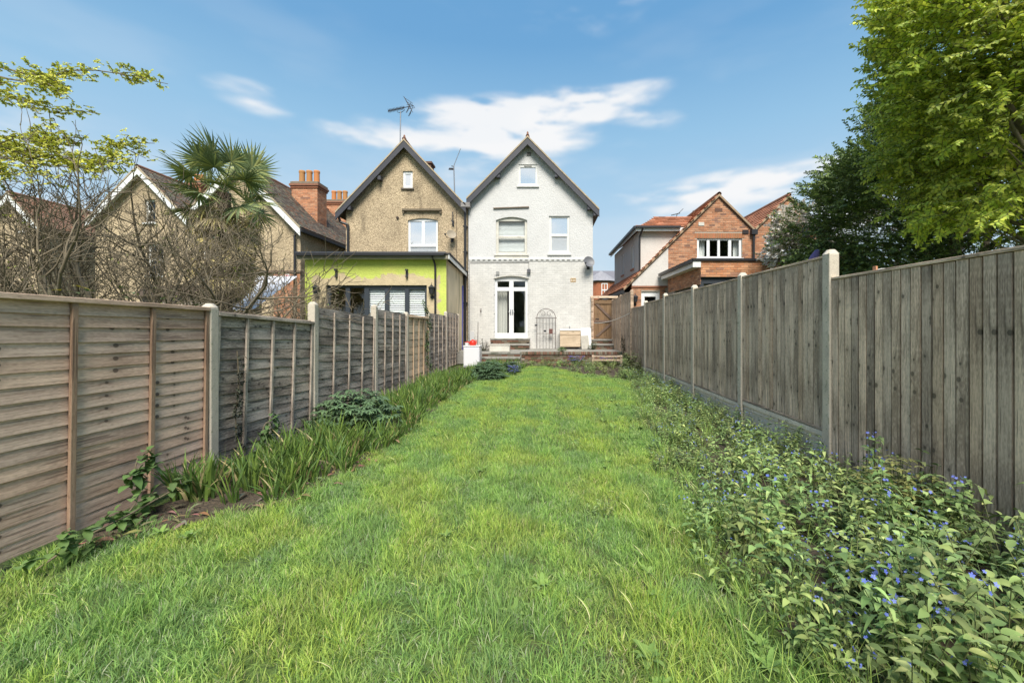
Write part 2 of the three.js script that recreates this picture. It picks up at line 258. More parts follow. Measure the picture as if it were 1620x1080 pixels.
bed('flower_bed_soil', steps(2.6, 15.0, 0.18), () => FENCE_L + 0.02, (z) => lawnLeft(z) + 0.05, 0, 'dark soil of the flower bed below the slatted fence');
bed('border_soil', steps(1.0, 15.0, 0.2), (z) => lawnRight(z) - 0.05, () => FENCE_R - 0.02, 0, 'dark soil of the border below the upright board fence');
structure('terrace_paving', bx(FENCE_L - 0.05, FENCE_R, 0.05, TERRACE_Y, -HOUSE_Z - 0.1, -TERRACE_Z - 0.12), pavingMat, 'worn paving of the raised terrace behind the white house');

// ---------------------------------------------------------------- fences
const brickBox = rbx(-0.1075, 0.1075, -0.0325, 0.0325, -0.05, 0.05, 0.006);
function slatGeo(L, h, seed, wave) {                 // a sawn board with a wavy lower edge that stands proud of the one below
  const q = rngOf(seed), n = 16, p = [], uv = [], idx = [], du = q() * 2, dv = q(), f1 = rr(2, 4, q), f2 = rr(5, 9, q), a1 = q() * 9, a2 = q() * 9, bow = rr(-0.004, 0.004, q);
  for (let i = 0; i <= n; i++) {
    const x = L * i / n - L / 2, w = wave * (Math.sin(x * f1 + a1) * 0.7 + Math.sin(x * f2 + a2) * 0.4 + (q() - 0.5) * 0.35), b = bow * Math.sin(Math.PI * i / n), o = 0.016 + 0.002 * Math.sin(x * f1 * 0.7 + a2) + b;
    for (const [y, z] of [[h, 0.002 + b], [h * 0.5, (o + 0.002) / 2 + 0.001], [w, o], [w, o - 0.012], [h, -0.006]]) { p.push(x, y, z); uv.push(x + du, y + (z < o - 0.008 ? 0.02 : 0) + dv); }
  }
  for (let i = 0; i < n; i++) for (let j = 0; j < 4; j++) { const k = i * 5 + j; idx.push(k, k + 1, k + 6, k, k + 6, k + 5); }
  const g = new THREE.BufferGeometry(); g.setAttribute('position', new THREE.Float32BufferAttribute(p, 3)); g.setAttribute('uv', new THREE.Float32BufferAttribute(uv, 2)); g.setIndex(idx);
  const m = g.toNonIndexed(); m.computeVertexNormals(); return m;
}
{
  const f = thing('slat_fence', 'long fence of overlapping horizontal slats and concrete posts beside the strap-leaved bed', 'fence');
  f.position.set(FENCE_L, 0, 0); f.rotation.y = Math.PI / 2;            // its own x runs away from the camera, its own z faces the lawn
  const posts = [[2.02, 1.62], [3.95, 1.586], [5.72, 1.70], [7.79, 1.767], [9.58, 1.69], [11.41, 1.76], [13.47, 1.83], [15.35, 1.8]];
  for (const [z, h] of posts) {
    const g = rbx(z - 0.05, z + 0.05, -0.05, h - 0.02, -0.05, 0.05, 0.012), cap = metreUV(new THREE.CylinderGeometry(0.03, 0.066, 0.035, 4, 1).rotateY(Math.PI / 4).translate(z, h, 0));
    mesh('post', merge([g, cap]), concreteMat, f);
  }
  // [from, to, top at from, top at to, material set, slats, waviness, capped]
  const panels = [[2.07, 3.9, 1.57, 1.545, slatMats, 17, 0.004, true], [4.0, 5.67, 1.505, 1.43, greyMats, 13, 0.009, true], [5.77, 7.74, 1.61, 1.53, greyMats, 13, 0.01, false], [7.84, 9.53, 1.67, 1.62, greyMats, 13, 0.009, false], [9.63, 11.36, 1.6, 1.58, freshMats, 9, 0.006, true], [11.46, 13.42, 1.71, 1.68, greyMats, 14, 0.008, false], [13.52, 15.3, 1.8, 1.77, greyMats, 14, 0.008, false]];
  panels.forEach(([a, b, ta, tb, mats, n, wave, cap], pi) => {
    const L = b - a, mid = (a + b) / 2, tilt = Math.atan2(tb - ta, L), top = (ta + tb) / 2, lo = 0.06, pitch = (top - lo) / n;
    const variants = [0, 1, 2, 3, 4, 5, 6, 7].map((k) => slatGeo(L, pitch * 1.3, 100 + pi * 17 + k, wave));
    const pm = mesh('fence_panel', slab([[-L / 2, lo - top], [L / 2, lo - top], [L / 2, 0], [-L / 2, 0]], [{ x0: -L / 2 + 0.03, x1: L / 2 - 0.03, y0: lo - top + 0.04, y1: -0.045 }], -0.045, -0.008), mats === freshMats ? freshMats[0] : pi ? greyMats[2] : battenMat, f);
    pm.position.set(mid, top, 0); pm.rotation.z = tilt;
    pm.userData.label = ['brown slatted panel with dark knots, closest to the camera', 'weathered grey slatted panel with ivy stem', 'grey slatted panel with a wavy top edge', 'grey slatted panel behind strap leaves', 'pale new slatted panel with climbing rose', 'grey slatted panel beyond the pale one', 'dark grey slatted panel at the house end'][pi];
    if (cap) mesh('capping_rail', rbx(-L / 2, L / 2, -0.012, 0.022, -0.03, 0.05, 0.004), mats === freshMats ? freshMats[0] : pi ? greyMats[2] : slatMats[2], pm);
    for (let k = 0; k < n; k++) {
      const s = mesh('slat', variants[pi === 0 ? (Math.floor(k / 3.4) * 3) % 8 : (k * 5 + pi) % 8], mats[Math.floor(rnd() * 5)], pm);
      s.position.set(0, lo - top + k * pitch + rr(-0.006, 0.006), 0); s.rotation.z = rr(-0.003, 0.003);
    }
    const bg = metreUV(new RoundedBoxGeometry(0.036, top - lo, 0.022, 1, 0.004), true), inner = pi === 0 ? [-0.92 + 0.1, 2.784 - mid, 3.346 - mid, 0.895] : [-L / 2 + 0.02, -L / 4, 0, L / 4, L / 2 - 0.02];
    for (const u of inner) { const m = mesh('batten', bg, mats === freshMats ? freshMats[3] : pi ? greyMats[2] : battenMat, pm); m.position.set(u, (lo - top) / 2, 0.029); m.rotation.z = rr(-0.006, 0.006); }
  });
}
{
  const f = thing('board_fence', 'tall fence of upright feathered boards with concrete posts beside blue flowers', 'fence');
  f.position.set(FENCE_R, 0, 0); f.rotation.y = -Math.PI / 2;           // its own x runs towards the camera, its own z faces the lawn
  const zs = [2.3, 4.18, 6.03, 7.95, 9.84, 11.72, 13.6, 15.5, 17.3];
  const heads = [2.1, 2.125, 2.13, 2.14, 2.13, 2.07, 2.52, 2.5, 2.45];
  zs.forEach((z, i) => {
    const w = i >= 6 ? 0.045 : 0.055, g = rbx(-z - w, -z + w, -0.05, heads[i] - 0.03, -0.05, 0.05, 0.012), cap = metreUV(new THREE.CylinderGeometry(0.036, 0.073, 0.045, 4, 1).rotateY(Math.PI / 4).translate(-z, heads[i] - 0.01, 0));
    mesh('post', merge([g, cap]), i >= 6 ? boardMats[3] : concreteMat, f);
  });
  const boards = (H) => [0, 1, 2, 3, 4, 5].map((k) => {                 // tapered boards, three heights of knot
    const g = plainGeo(new THREE.BoxGeometry([0.073, 0.075, 0.071, 0.074, 0.076, 0.072][k], H + [0, 0.004, -0.004, 0.002, -0.002, 0][k], 0.02, 1, 1, 1)), p = g.attributes.position, q = rngOf(500 + k);
    for (let i = 0; i < p.count; i++) { const left = p.getX(i) < 0; if (p.getZ(i) > 0) p.setZ(i, left ? 0.027 : 0.023); else p.setZ(i, -0.005); }
    g.computeVertexNormals(); return metreUV(g, true, q() * 2, q());
  });
  const spec = [[2.3, 4.18, 0.03, 1.835, 0], [4.18, 6.03, 0.39, 2.06, 1], [6.03, 7.95, 0.34, 2.05, 1], [7.95, 9.84, 0.33, 2.05, 1], [9.84, 11.72, 0.31, 2.0, 1], [11.72, 13.6, 0.3, 1.93, 1], [13.6, 15.5, 0.5, 2.46, 0], [15.5, 17.3, 0.5, 2.42, 0]];
  spec.forEach(([a, b, lo, hi, gravel], pi) => {
    const L = b - a - 0.11, mid = -(a + b) / 2, H = hi - lo, pm = mesh('fence_panel', slab([[-L / 2, -H / 2], [L / 2, -H / 2], [L / 2, H / 2], [-L / 2, H / 2]], [], -0.04, -0.012), boardMats[1], f);
    pm.position.set(mid, (lo + hi) / 2, 0);
    pm.userData.label = ['board panel closest to the camera, without a concrete base', 'board panel above a concrete base beside the closest one', 'third board panel along the fence', 'fourth board panel along the fence', 'fifth board panel along the fence', 'lower board panel before the step up', 'raised board panel on the terrace', 'raised board panel beside the gate'][pi];
    mesh('capping_rail', rbx(-L / 2, L / 2, H / 2 + 0.004, H / 2 + 0.028, -0.02, 0.034, 0.004), boardMats[2], pm); mesh('base_rail', rbx(-L / 2, L / 2, -H / 2 - 0.03, -H / 2 - 0.004, -0.02, 0.032, 0.004), boardMats[1], pm);
    const n = Math.round(L / 0.087), geos = boards(H), ms = pi >= 5 ? [boardMats[1], boardMats[3]] : boardMats;
    for (let k = 0; k < n; k++) {
      const m = mesh('board', geos[Math.floor(rnd() * 6)], ms[Math.floor(rnd() * ms.length)], pm);
      m.position.set(-L / 2 + 0.044 + (k + 0.0) * (L - 0.088) / (n - 1), rr(-0.003, 0.001), rr(-0.003, 0.004)); m.rotation.z = rr(-0.002, 0.002); m.rotation.y = rr(-0.05, 0.05);
    }
    if (gravel) {
      const g = mesh('gravel_board', merge([bx(-L / 2, L / 2, -0.08, lo - 0.035, -0.03, 0.005), bx(-L / 2, L / 2, lo - 0.085, lo - 0.036, 0.005, 0.03), bx(-0.03, 0.03, lo - 0.13, lo - 0.085, 0.005, 0.026), bx(-L / 2, L / 2, lo - 0.14, lo - 0.13, 0.005, 0.018)].map((x) => x.translate(mid, 0, 0))), gravelMat, f);
    }
  });
}

// ---------------------------------------------------------------- buildings: helpers
function makeWindow(parent, r, z, { panes, arch = 0, mat = upvcMat, glass = glassMat, sill = true, recess = 0.09, sillMat, name = 'window', depth = 0.06, label } = {}) {
  const W = r.x1 - r.x0, Hh = r.y1 - r.y0, out = arch ? archPts(r, arch) : [[r.x0, r.y0], [r.x0, r.y1], [r.x1, r.y1], [r.x1, r.y0]];
  const hs = panes.map(([a, b, c, d]) => ({ x0: r.x0 + a * W, x1: r.x0 + c * W, y0: r.y0 + b * Hh, y1: r.y0 + d * Hh }));
  const w = mesh(name, slab(out, hs, z - recess - depth, z - recess), mat, parent);
  if (label) w.userData.label = label;
  hs.forEach((h, i) => {
    const beadT = 0.014, bead = slab([[h.x0, h.y0], [h.x0, h.y1], [h.x1, h.y1], [h.x1, h.y0]], [grow(h, -beadT)], z - recess - depth * 0.8, z - recess - 0.012);
    mesh('sash', bead, mat, w);
    const p = mesh('pane', new THREE.PlaneGeometry(h.x1 - h.x0 - 0.01, h.y1 - h.y0 - 0.01).translate((h.x0 + h.x1) / 2, (h.y0 + h.y1) / 2, z - recess - depth * 0.55), Array.isArray(glass) ? glass[i] : glass, w);
  });
  if (sill) mesh('sill', rbx(r.x0 - 0.06, r.x1 + 0.06, r.y0 - 0.07, r.y0 - 0.002, z - 0.15, z + 0.06, 0.008), sillMat ?? mat, w);
  return w;
}
function blinds(w, r, z, pitch = 0.05, mat = blindMat) {
  const l = []; for (let y = r.y0 + 0.02; y < r.y1 - 0.02; y += pitch) { const g = new THREE.BoxGeometry(r.x1 - r.x0 - 0.06, 0.003, pitch * 1.02).rotateX(1.02).translate((r.x0 + r.x1) / 2, y, z); l.push(metreUV(g)); }
  return stuffPart(mesh('blind', merge(l), mat, w));
}
function curtain(w, x0, x1, y0, y1, z, mat = curtainMat) {
  const n = 40, m = 3, g = new THREE.PlaneGeometry(x1 - x0, y1 - y0, n, m).translate((x0 + x1) / 2, (y0 + y1) / 2, z), p = g.attributes.position;
  for (let i = 0; i < p.count; i++) p.setZ(i, z + 0.025 * Math.sin(p.getX(i) * 62) + 0.012 * Math.sin(p.getX(i) * 23 + p.getY(i)));
  g.computeVertexNormals(); return mesh('curtain', g, mat, w);
}
const roofLine = (xa, ya, s) => (x) => ya - Math.abs(x - xa) * s;
const chevron = (xl, xa, xr, ya, s, t, drop = 0) => { const f = roofLine(xa, ya - drop, s); return [[xl, f(xl)], [xa, ya - drop], [xr, f(xr)], [xr, f(xr) - t], [xa, ya - drop - t * 1.02], [xl, f(xl) - t]]; };
// a house with its gable towards the garden: walls of real thickness round an empty inside, a pitched roof behind the gable
function gableHouse(g, { x0, x1, xa, ya, s, zf, depth = 9, base = 0, mat, holes = [], rl, rr: rrx, barge = bargeMat, bargeW = 0.26, over = 0.28, verge = vergeMat, roofMat = tileMat, sides = [1, 1], sideMat = mat, thick = 0.3 }) {
  const f = roofLine(xa, ya - 0.13, s), outline = [[x0, base], [x1, base], [x1, f(x1)], [xa, ya - 0.13], [x0, f(x0)]];
  const wall = mesh('wall', slab(outline, holes, -zf - thick, -zf), mat, g);
  mesh('rear_wall', slab(outline, [], -zf - depth, -zf - depth + 0.3), mat, g);
  if (sides[0]) mesh('side_wall', bx(x0 + 0.002, x0 + 0.3, base, f(x0 + 0.01) - 0.02, -zf - depth + 0.3, -zf - thick), sideMat, g);
  if (sides[1]) mesh('side_wall', bx(x1 - 0.3, x1 - 0.002, base, f(x1 - 0.01) - 0.02, -zf - depth + 0.3, -zf - thick), sideMat, g);
  const c = slab(chevron(rl, xa, rrx, ya, s, 0.13), [], -zf - depth - 0.1, -zf + over - 0.05);
  const roof = mesh('roof', c, M({ color: C(0.16, 0.115, 0.09), map: per(grainMap.clone(), 1.2), roughness: 0.95 }), g);
  mesh('verge', slab(chevron(rl, xa, rrx, ya, s, 0.07, -0.012), [], -zf + over - 0.047, -zf + over + 0.02), verge, roof);
  mesh('barge_board', slab(chevron(rl, xa, rrx, ya, s, bargeW, 0.062), [], -zf + over - 0.045, -zf + over), barge, roof);
  mesh('soffit', slab(chevron(rl + 0.02, xa, rrx - 0.02, ya, s, 0.02, 0.135), [], -zf + 0.002, -zf + over - 0.048), barge, roof);
  mesh('ridge', tube([V3(xa, ya + 0.0, -zf + over), V3(xa, ya, -zf - depth)], 0.075, 2, 8), M({ color: C(0.26, 0.12, 0.07), roughness: 0.9 }), roof);
  return { wall, roof };
}
const pipe = (parent, pts, r = 0.036, mat = blackPlasticMat, name = 'downpipe') => mesh(name, merge(pts.slice(1).map((p, i) => metreUV(bar(pts[i], p, r, r, 8)))), mat, parent);
function chimney(label, x0, x1, y0, y1, zc, dz, pots, potH, group) {
  const c = thing('chimney', label, 'chimney', group), q = rngOf(700 + Math.round(x0 * 10));
  mesh('core', bx(x0, x1, y0, y1, zc - dz / 2, zc + dz / 2), mortarMat, c);
  const front = bricks({ y0, y1, left: () => x0, right: () => x1, at: (u, y, n) => [u, y, zc + dz / 2 + n], seed: 41, palette: (r) => redBrick(r).map((v) => v * 1.1) });
  const side = bricks({ y0, y1, left: () => zc - dz / 2, right: () => zc + dz / 2, at: (u, y, n) => [x1 + n, y, -u + 2 * zc], seed: 43, palette: (r) => redBrick(r).map((v) => v * 1.1) });
  stuffPart(mesh('brickwork', merge([front, side]), brickMat, c));
  for (const [k, o] of [[0, 0.05], [1, 0.09], [2, 0.05]]) mesh('corbel', rbx(x0 - o, x1 + o, y1 - 0.3 + k * 0.1, y1 - 0.2 + k * 0.1, zc - dz / 2 - o, zc + dz / 2 + o), M({ color: [C(0.3, 0.12, 0.065), C(0.28, 0.13, 0.08), C(0.22, 0.18, 0.13)][k], map: per(grainMap.clone(), 0.5), roughness: 0.95 }), c);
  for (let i = 0; i < pots; i++) {
    const px = lerp(x0, x1, (i + 0.7) / (pots + 0.4)), g = new THREE.LatheGeometry([[0.15, 0], [0.135, 0.08], [0.125, potH * 0.8], [0.145, potH * 0.84], [0.145, potH * 0.93], [0.13, potH], [0.1, potH], [0.1, 0.2]].map((p) => new THREE.Vector2(...p)), 14).translate(px, y1, zc);
    mesh('chimney_pot', g, M({ color: C(0.50 * rr(0.8, 1.05), 0.20, 0.07), roughness: 0.9 }), c);
  }
  return rebase(c, (x0 + x1) / 2, y0, zc);
}
function lantern(parent, x, y, z, s = 1) {
  const l = mesh('lantern', merge([metreUV(new THREE.CylinderGeometry(0.085 * s, 0.055 * s, 0.17 * s, 6).translate(x, y, z + 0.12)), metreUV(new THREE.ConeGeometry(0.105 * s, 0.09 * s, 6).translate(x, y + 0.13 * s, z + 0.12)), metreUV(bar(V3(x, y - 0.1 * s, z + 0.12), V3(x, y - 0.16 * s, z + 0.02), 0.012, 0.012)), metreUV(bar(V3(x, y - 0.16 * s, z), V3(x, y - 0.16 * s, z + 0.03), 0.05 * s, 0.05 * s, 10)), metreUV(bar(V3(x, y + 0.17 * s, z + 0.12), V3(x, y + 0.23 * s, z + 0.12), 0.012, 0.006))]), darkMetalMat, parent);
  return l;
}
function dish(label, x, y, z, r, mat, yaw, armSide) {
  const t = thing('satellite_dish', label, 'satellite dish'), pts = []; for (let i = 0; i <= 8; i++) { const a = r * i / 8; pts.push(new THREE.Vector2(a, 0.28 * a * a / r)); }
  const bowl = new THREE.LatheGeometry([...pts, ...pts.slice().reverse().map((p) => new THREE.Vector2(p.x, p.y - 0.008))], 28).rotateX(Math.PI / 2 - 0.35).rotateY(yaw).translate(0, 0, 0.24);
  mesh('bowl', bowl, mat, t);
  mesh('arm', metreUV(tube([V3(0, -r * 0.9, 0.3), V3(armSide * 0.12, -r * 0.8, 0.5), V3(armSide * 0.16, -r * 0.35, 0.62)], 0.012, 10, 5)), darkMetalMat, t);
  mesh('receiver', metreUV(bar(V3(armSide * 0.16, -r * 0.38, 0.66), V3(armSide * 0.15, -r * 0.25, 0.56), 0.03, 0.035, 8)), darkMetalMat, t);
  mesh('bracket', merge([metreUV(bar(V3(0, -0.16, 0), V3(0, -0.02, 0.24), 0.02, 0.02)), bx(-0.06, 0.06, -0.26, -0.06, 0, 0.012)]), darkMetalMat, t);
  t.position.set(x, y, z); return t;
}

// ---------------------------------------------------------------- the white house
const Z = HOUSE_Z, ZF = -HOUSE_Z;
{
  const g = thing('gabled_house', 'white painted gabled house with French doors at the head of the lawn', 'house');
  const attic = RC(820, 260, 850.5, 293.5, Z), w1 = RC(784.5, 343, 834, 402, Z), w2 = RC(868.5, 341.5, 901.5, 401, Z), door = RC(783, 437, 835, 534.5, Z);
  const x0 = wx(741, Z), x1 = wx(938, Z), split = wy(413, Z);
  gableHouse(g, { x0, x1, xa: wx(835, Z), ya: wy(219.5, Z), s: 1.01, zf: Z, base: TERRACE_Y - 0.3, mat: whiteRoughMat, rl: wx(739.5, Z), rr: wx(947, Z), holes: [attic, archPts(w1, 0.13), w2, archPts(door, 0.1)], bargeW: 0.27, sides: [0, 1] });
  const a = makeWindow(g, attic, ZF, { panes: [[0.09, 0.09, 0.91, 0.88]], glass: mirrorGlassMat, mat: whitePaintMat, recess: 0.03 });
  mesh('trickle_vent', bx(lerp(attic.x0, attic.x1, 0.3), lerp(attic.x0, attic.x1, 0.7), attic.y1 - 0.075, attic.y1 - 0.045, ZF - 0.03, ZF - 0.012), M({ color: C(0.3, 0.28, 0.25) }), a);
  const s1 = makeWindow(g, w1, ZF, { arch: 0.13, mat: creamPaintMat, recess: 0.07, panes: [[0.07, 0.06, 0.93, 0.44], [0.07, 0.5, 0.93, 0.9]] });
  blinds(s1, { x0: w1.x0 + 0.06, x1: w1.x1 - 0.06, y0: w1.y0 + 0.05, y1: w1.y1 - 0.13 }, ZF - 0.22);
  mesh('apron', bx(w1.x0 - 0.02, w1.x1 + 0.02, w1.y0 - 0.2, w1.y0 - 0.075, ZF, ZF + 0.03), creamPaintMat, s1);
  const s2 = makeWindow(g, w2, ZF, { mat: whitePaintMat, recess: 0.05, panes: [[0.12, 0.07, 0.88, 0.46], [0.1, 0.52, 0.9, 0.96]], glass: [frostMat, mirrorGlassMat] });
  curtain(s2, w2.x0, w2.x1, w2.y0, w2.y1, ZF - 0.4, blindMat);
  // French doors with a fanlight of two panes
  const dw = door.x1 - door.x0, d = makeWindow(g, door, ZF, { name: 'french_door', arch: 0.1, recess: 0.06, panes: [[0.06, 0.82, 0.44, 0.925], [0.55, 0.82, 0.93, 0.925], [0.055, 0.075, 0.435, 0.765], [0.555, 0.075, 0.935, 0.765]], sill: true });
  for (const sx of [0.475, 0.525]) { const hx = door.x0 + sx * dw, hy = wy(494, Z); mesh('handle', merge([bx(hx - 0.02, hx + 0.02, hy - 0.12, hy + 0.12, ZF - 0.06, ZF - 0.052), metreUV(bar(V3(hx, hy + 0.02, ZF - 0.02), V3(hx + (sx < 0.5 ? -0.1 : 0.1), hy + 0.02, ZF - 0.02), 0.011, 0.011)), metreUV(bar(V3(hx, hy + 0.02, ZF - 0.06), V3(hx, hy + 0.02, ZF - 0.02), 0.01, 0.01))]), metalMat, d); }
  mesh('meeting_stile', bx(door.x0 + 0.488 * dw, door.x0 + 0.502 * dw, door.y0 + 0.08, lerp(door.y0, door.y1, 0.79), ZF - 0.06, ZF - 0.05), upvcMat, d);
  curtain(d, door.x0 + 0.05, door.x0 + 0.2 * dw + 0.2, door.y0 + 0.05, lerp(door.y0, door.y1, 0.79), ZF - 0.4); curtain(d, door.x1 - 0.16, door.x1 - 0.04, door.y0 + 0.05, lerp(door.y0, door.y1, 0.79), ZF - 0.4);
  for (const hx of [door.x0 - 0.03, door.x1 + 0.03]) for (const hy of [wy(464, Z), wy(494, Z), wy(522, Z)]) mesh('shutter_hook', merge([bx(hx - 0.03, hx + 0.03, hy - 0.035, hy + 0.0, ZF, ZF + 0.035)]), whitePaintMat, g);
  // painted brickwork of the lower storey, the dentil course and the hood above the blind window
  const floorI = mesh('floor', bx(x0 + 0.05, x1 - 0.3, TERRACE_Y + 0.2, TERRACE_Y + 0.38, ZF - 8.6, ZF - 0.32), interiorMat, g);
  const dh = grow(door, 0.03);
  mesh('brick_backing', slab([[x0, TERRACE_Y - 0.2], [x1 + 0.004, TERRACE_Y - 0.2], [x1 + 0.004, split], [x0, split]], [archPts(dh, 0.1)], ZF + 0.002, ZF + 0.022), whiteMortarMat, g);
  stuffPart(mesh('painted_brickwork', bricks({ y0: TERRACE_Y - 0.15, y1: split - 0.02, left: () => x0 + 0.002, right: () => x1, holes: [dh], at: (u, y, n) => [u, y, ZF + 0.022 + n], palette: whitePaintBrick, proud: 0.006, joint: 0.009, seed: 21 }), whiteBrickMat, g));
  const sc = mesh('string_course', merge([bx(x0 + 0.02, x1 - 0.06, split + 0.055, split + 0.1, ZF + 0.001, ZF + 0.06), bx(x0 + 0.02, x1 - 0.06, split - 0.01, split + 0.0, ZF + 0.023, ZF + 0.04)]), whitePaintMat, g);
  const dg = bx(-0.05, 0.05, 0, 0.055, 0, 0.05);
  for (let x = x0 + 0.1; x < x1 - 0.12; x += 0.215) { const m = mesh('dentil', dg, whitePaintMat, sc); m.position.set(x, split, ZF + 0.003); }
  mesh('hood', beam(V3(wx(780.5, Z), wy(329.5, Z), ZF + 0.03), V3(wx(837, Z), wy(327.5, Z), ZF + 0.03), 0.035, 0.07), M({ color: C(0.22, 0.17, 0.13), roughness: 0.9 }), g);
  mesh('hood', slab([[door.x0 - 0.05, door.y1 - 0.1], ...archPts(grow(door, 0.045), 0.11).slice(1, -1), [door.x1 + 0.05, door.y1 - 0.1], ...archPts(grow(door, 0.01), 0.1).slice(1, -1).reverse()], [], ZF + 0.025, ZF + 0.05), creamPaintMat, g);
  const ridgeX = wx(835, Z), top = wy(219.5, Z);
  mesh('finial', metreUV(new THREE.LatheGeometry([[0.07, 0], [0.08, 0.05], [0.045, 0.1], [0.035, 0.2], [0.015, 0.24], [0.001, 0.245]].map((p) => new THREE.Vector2(...p)), 8).translate(ridgeX, top - 0.03, ZF + 0.2)), M({ color: C(0.24, 0.11, 0.07), roughness: 0.9 }), g);
  for (const [px, py] of [[789, 277.5], [880, 277], [931, 328]]) mesh('purlin_end', bx(wx(px, Z) - 0.06, wx(px, Z) + 0.06, wy(py, Z) - 0.14, wy(py, Z) + 0.06, ZF, ZF + 0.24), bargeMat, g);
  mesh('eaves_box', bx(x1 + 0.002, wx(946, Z), wy(343, Z), wy(331, Z), ZF - 8.9, ZF + 0.24), bargeMat, g);
  mesh('valley_box', merge([bx(wx(731, Z), wx(745, Z), wy(330, Z), wy(323, Z), ZF + 0.02, ZF + 0.3)]), M({ color: C(0.28, 0.26, 0.25), map: per(grainMap.clone(), 0.5), roughness: 0.9 }), g);
  mesh('air_vent', slab([[wx(902.5, Z), wy(446, Z)], [wx(911, Z), wy(446, Z)], [wx(911, Z), wy(440, Z)], [wx(902.5, Z), wy(440, Z)]], [0, 1, 2].map((i) => ({ x0: wx(903.5 + i * 2.6, Z), x1: wx(905 + i * 2.6, Z), y0: wy(445, Z), y1: wy(441, Z) })), ZF + 0.022, ZF + 0.042), M({ color: C(0.42, 0.26, 0.09), roughness: 0.8 }), g);
  mesh('wall_vent', bx(wx(785, Z), wx(790, Z), wy(435, Z), wy(429.5, Z), ZF + 0.022, ZF + 0.06), M({ color: C(0.26, 0.26, 0.25) }), g);
  mesh('gable_vent', merge([0, 1, 2].map((i) => bx(wx(833.5, Z), wx(840, Z), wy(246, Z) + i * 0.05, wy(246, Z) + i * 0.05 + 0.025, ZF, ZF + 0.04))), M({ color: C(0.16, 0.15, 0.15) }), g);
  mesh('floodlight', merge([rbx(wx(834, Z), wx(839.5, Z), wy(432, Z), wy(426.5, Z), ZF + 0.08, ZF + 0.16), bx(wx(836, Z), wx(837.5, Z), wy(430, Z), wy(425, Z), ZF + 0.023, ZF + 0.08)]), M({ color: C(0.09, 0.09, 0.1), roughness: 0.5 }), g);
  pipe(g, [V3(wx(743, Z), wy(416, Z), ZF + 0.04), V3(wx(836.5, Z), wy(415, Z), ZF + 0.04), V3(wx(836.5, Z), wy(426, Z), ZF + 0.04)], 0.009, M({ color: C(0.3, 0.29, 0.28) }), 'cable');
  pipe(g, [V3(wx(743, Z), wy(416, Z), ZF + 0.045), V3(wx(742.8, Z), wy(548, Z), ZF + 0.045)], 0.009, M({ color: C(0.25, 0.24, 0.24) }), 'cable');
  mesh('garden_tap', merge([metreUV(bar(V3(wx(761, Z), wy(491, Z), ZF + 0.02), V3(wx(761, Z), wy(491, Z), ZF + 0.13), 0.018)), metreUV(bar(V3(wx(761, Z), wy(491, Z), ZF + 0.12), V3(wx(761, Z), wy(494.5, Z), ZF + 0.13), 0.015)), metreUV(bar(V3(wx(759.5, Z), wy(489, Z), ZF + 0.09), V3(wx(762.5, Z), wy(489, Z), ZF + 0.09), 0.014))]), rustMat, g);
  rebase(g, (x0 + x1) / 2, TERRACE_Y - 0.3, ZF);
}
dish('dark grey satellite dish on the corner of the white house', wx(931.5, 17.2), wy(414.5, 17.2), ZF + 0.03, 0.23, M({ color: C(0.14, 0.14, 0.15), roughness: 0.5 }), 0.3, -1);
{ const t = thing('downpipe', 'black downpipe between the white house and the pebbledash house', 'downpipe'), x = wx(736.6, Z);
  pipe(t, [V3(x, wy(328, Z), ZF + 0.12), V3(x, 0.1, ZF + 0.12)], 0.05);
  for (const py of [360, 400, 440, 480]) mesh('clip', bx(x - 0.075, x + 0.075, wy(py, Z), wy(py, Z) + 0.05, ZF + 0.02, ZF + 0.17), blackPlasticMat, t);
  rebase(t, x, 0.1, ZF + 0.12); }
solo('waste_pipe', metreUV(bar(V3(wx(731.6, 17.2), wy(452, 17.2), -17.2), V3(wx(730.5, 17.2), 0, -17.2), 0.04, 0.04, 10)), M({ color: C(0.11, 0.11, 0.36), roughness: 0.5 }), 'blue pipe standing beside the black downpipe', 'pipe');

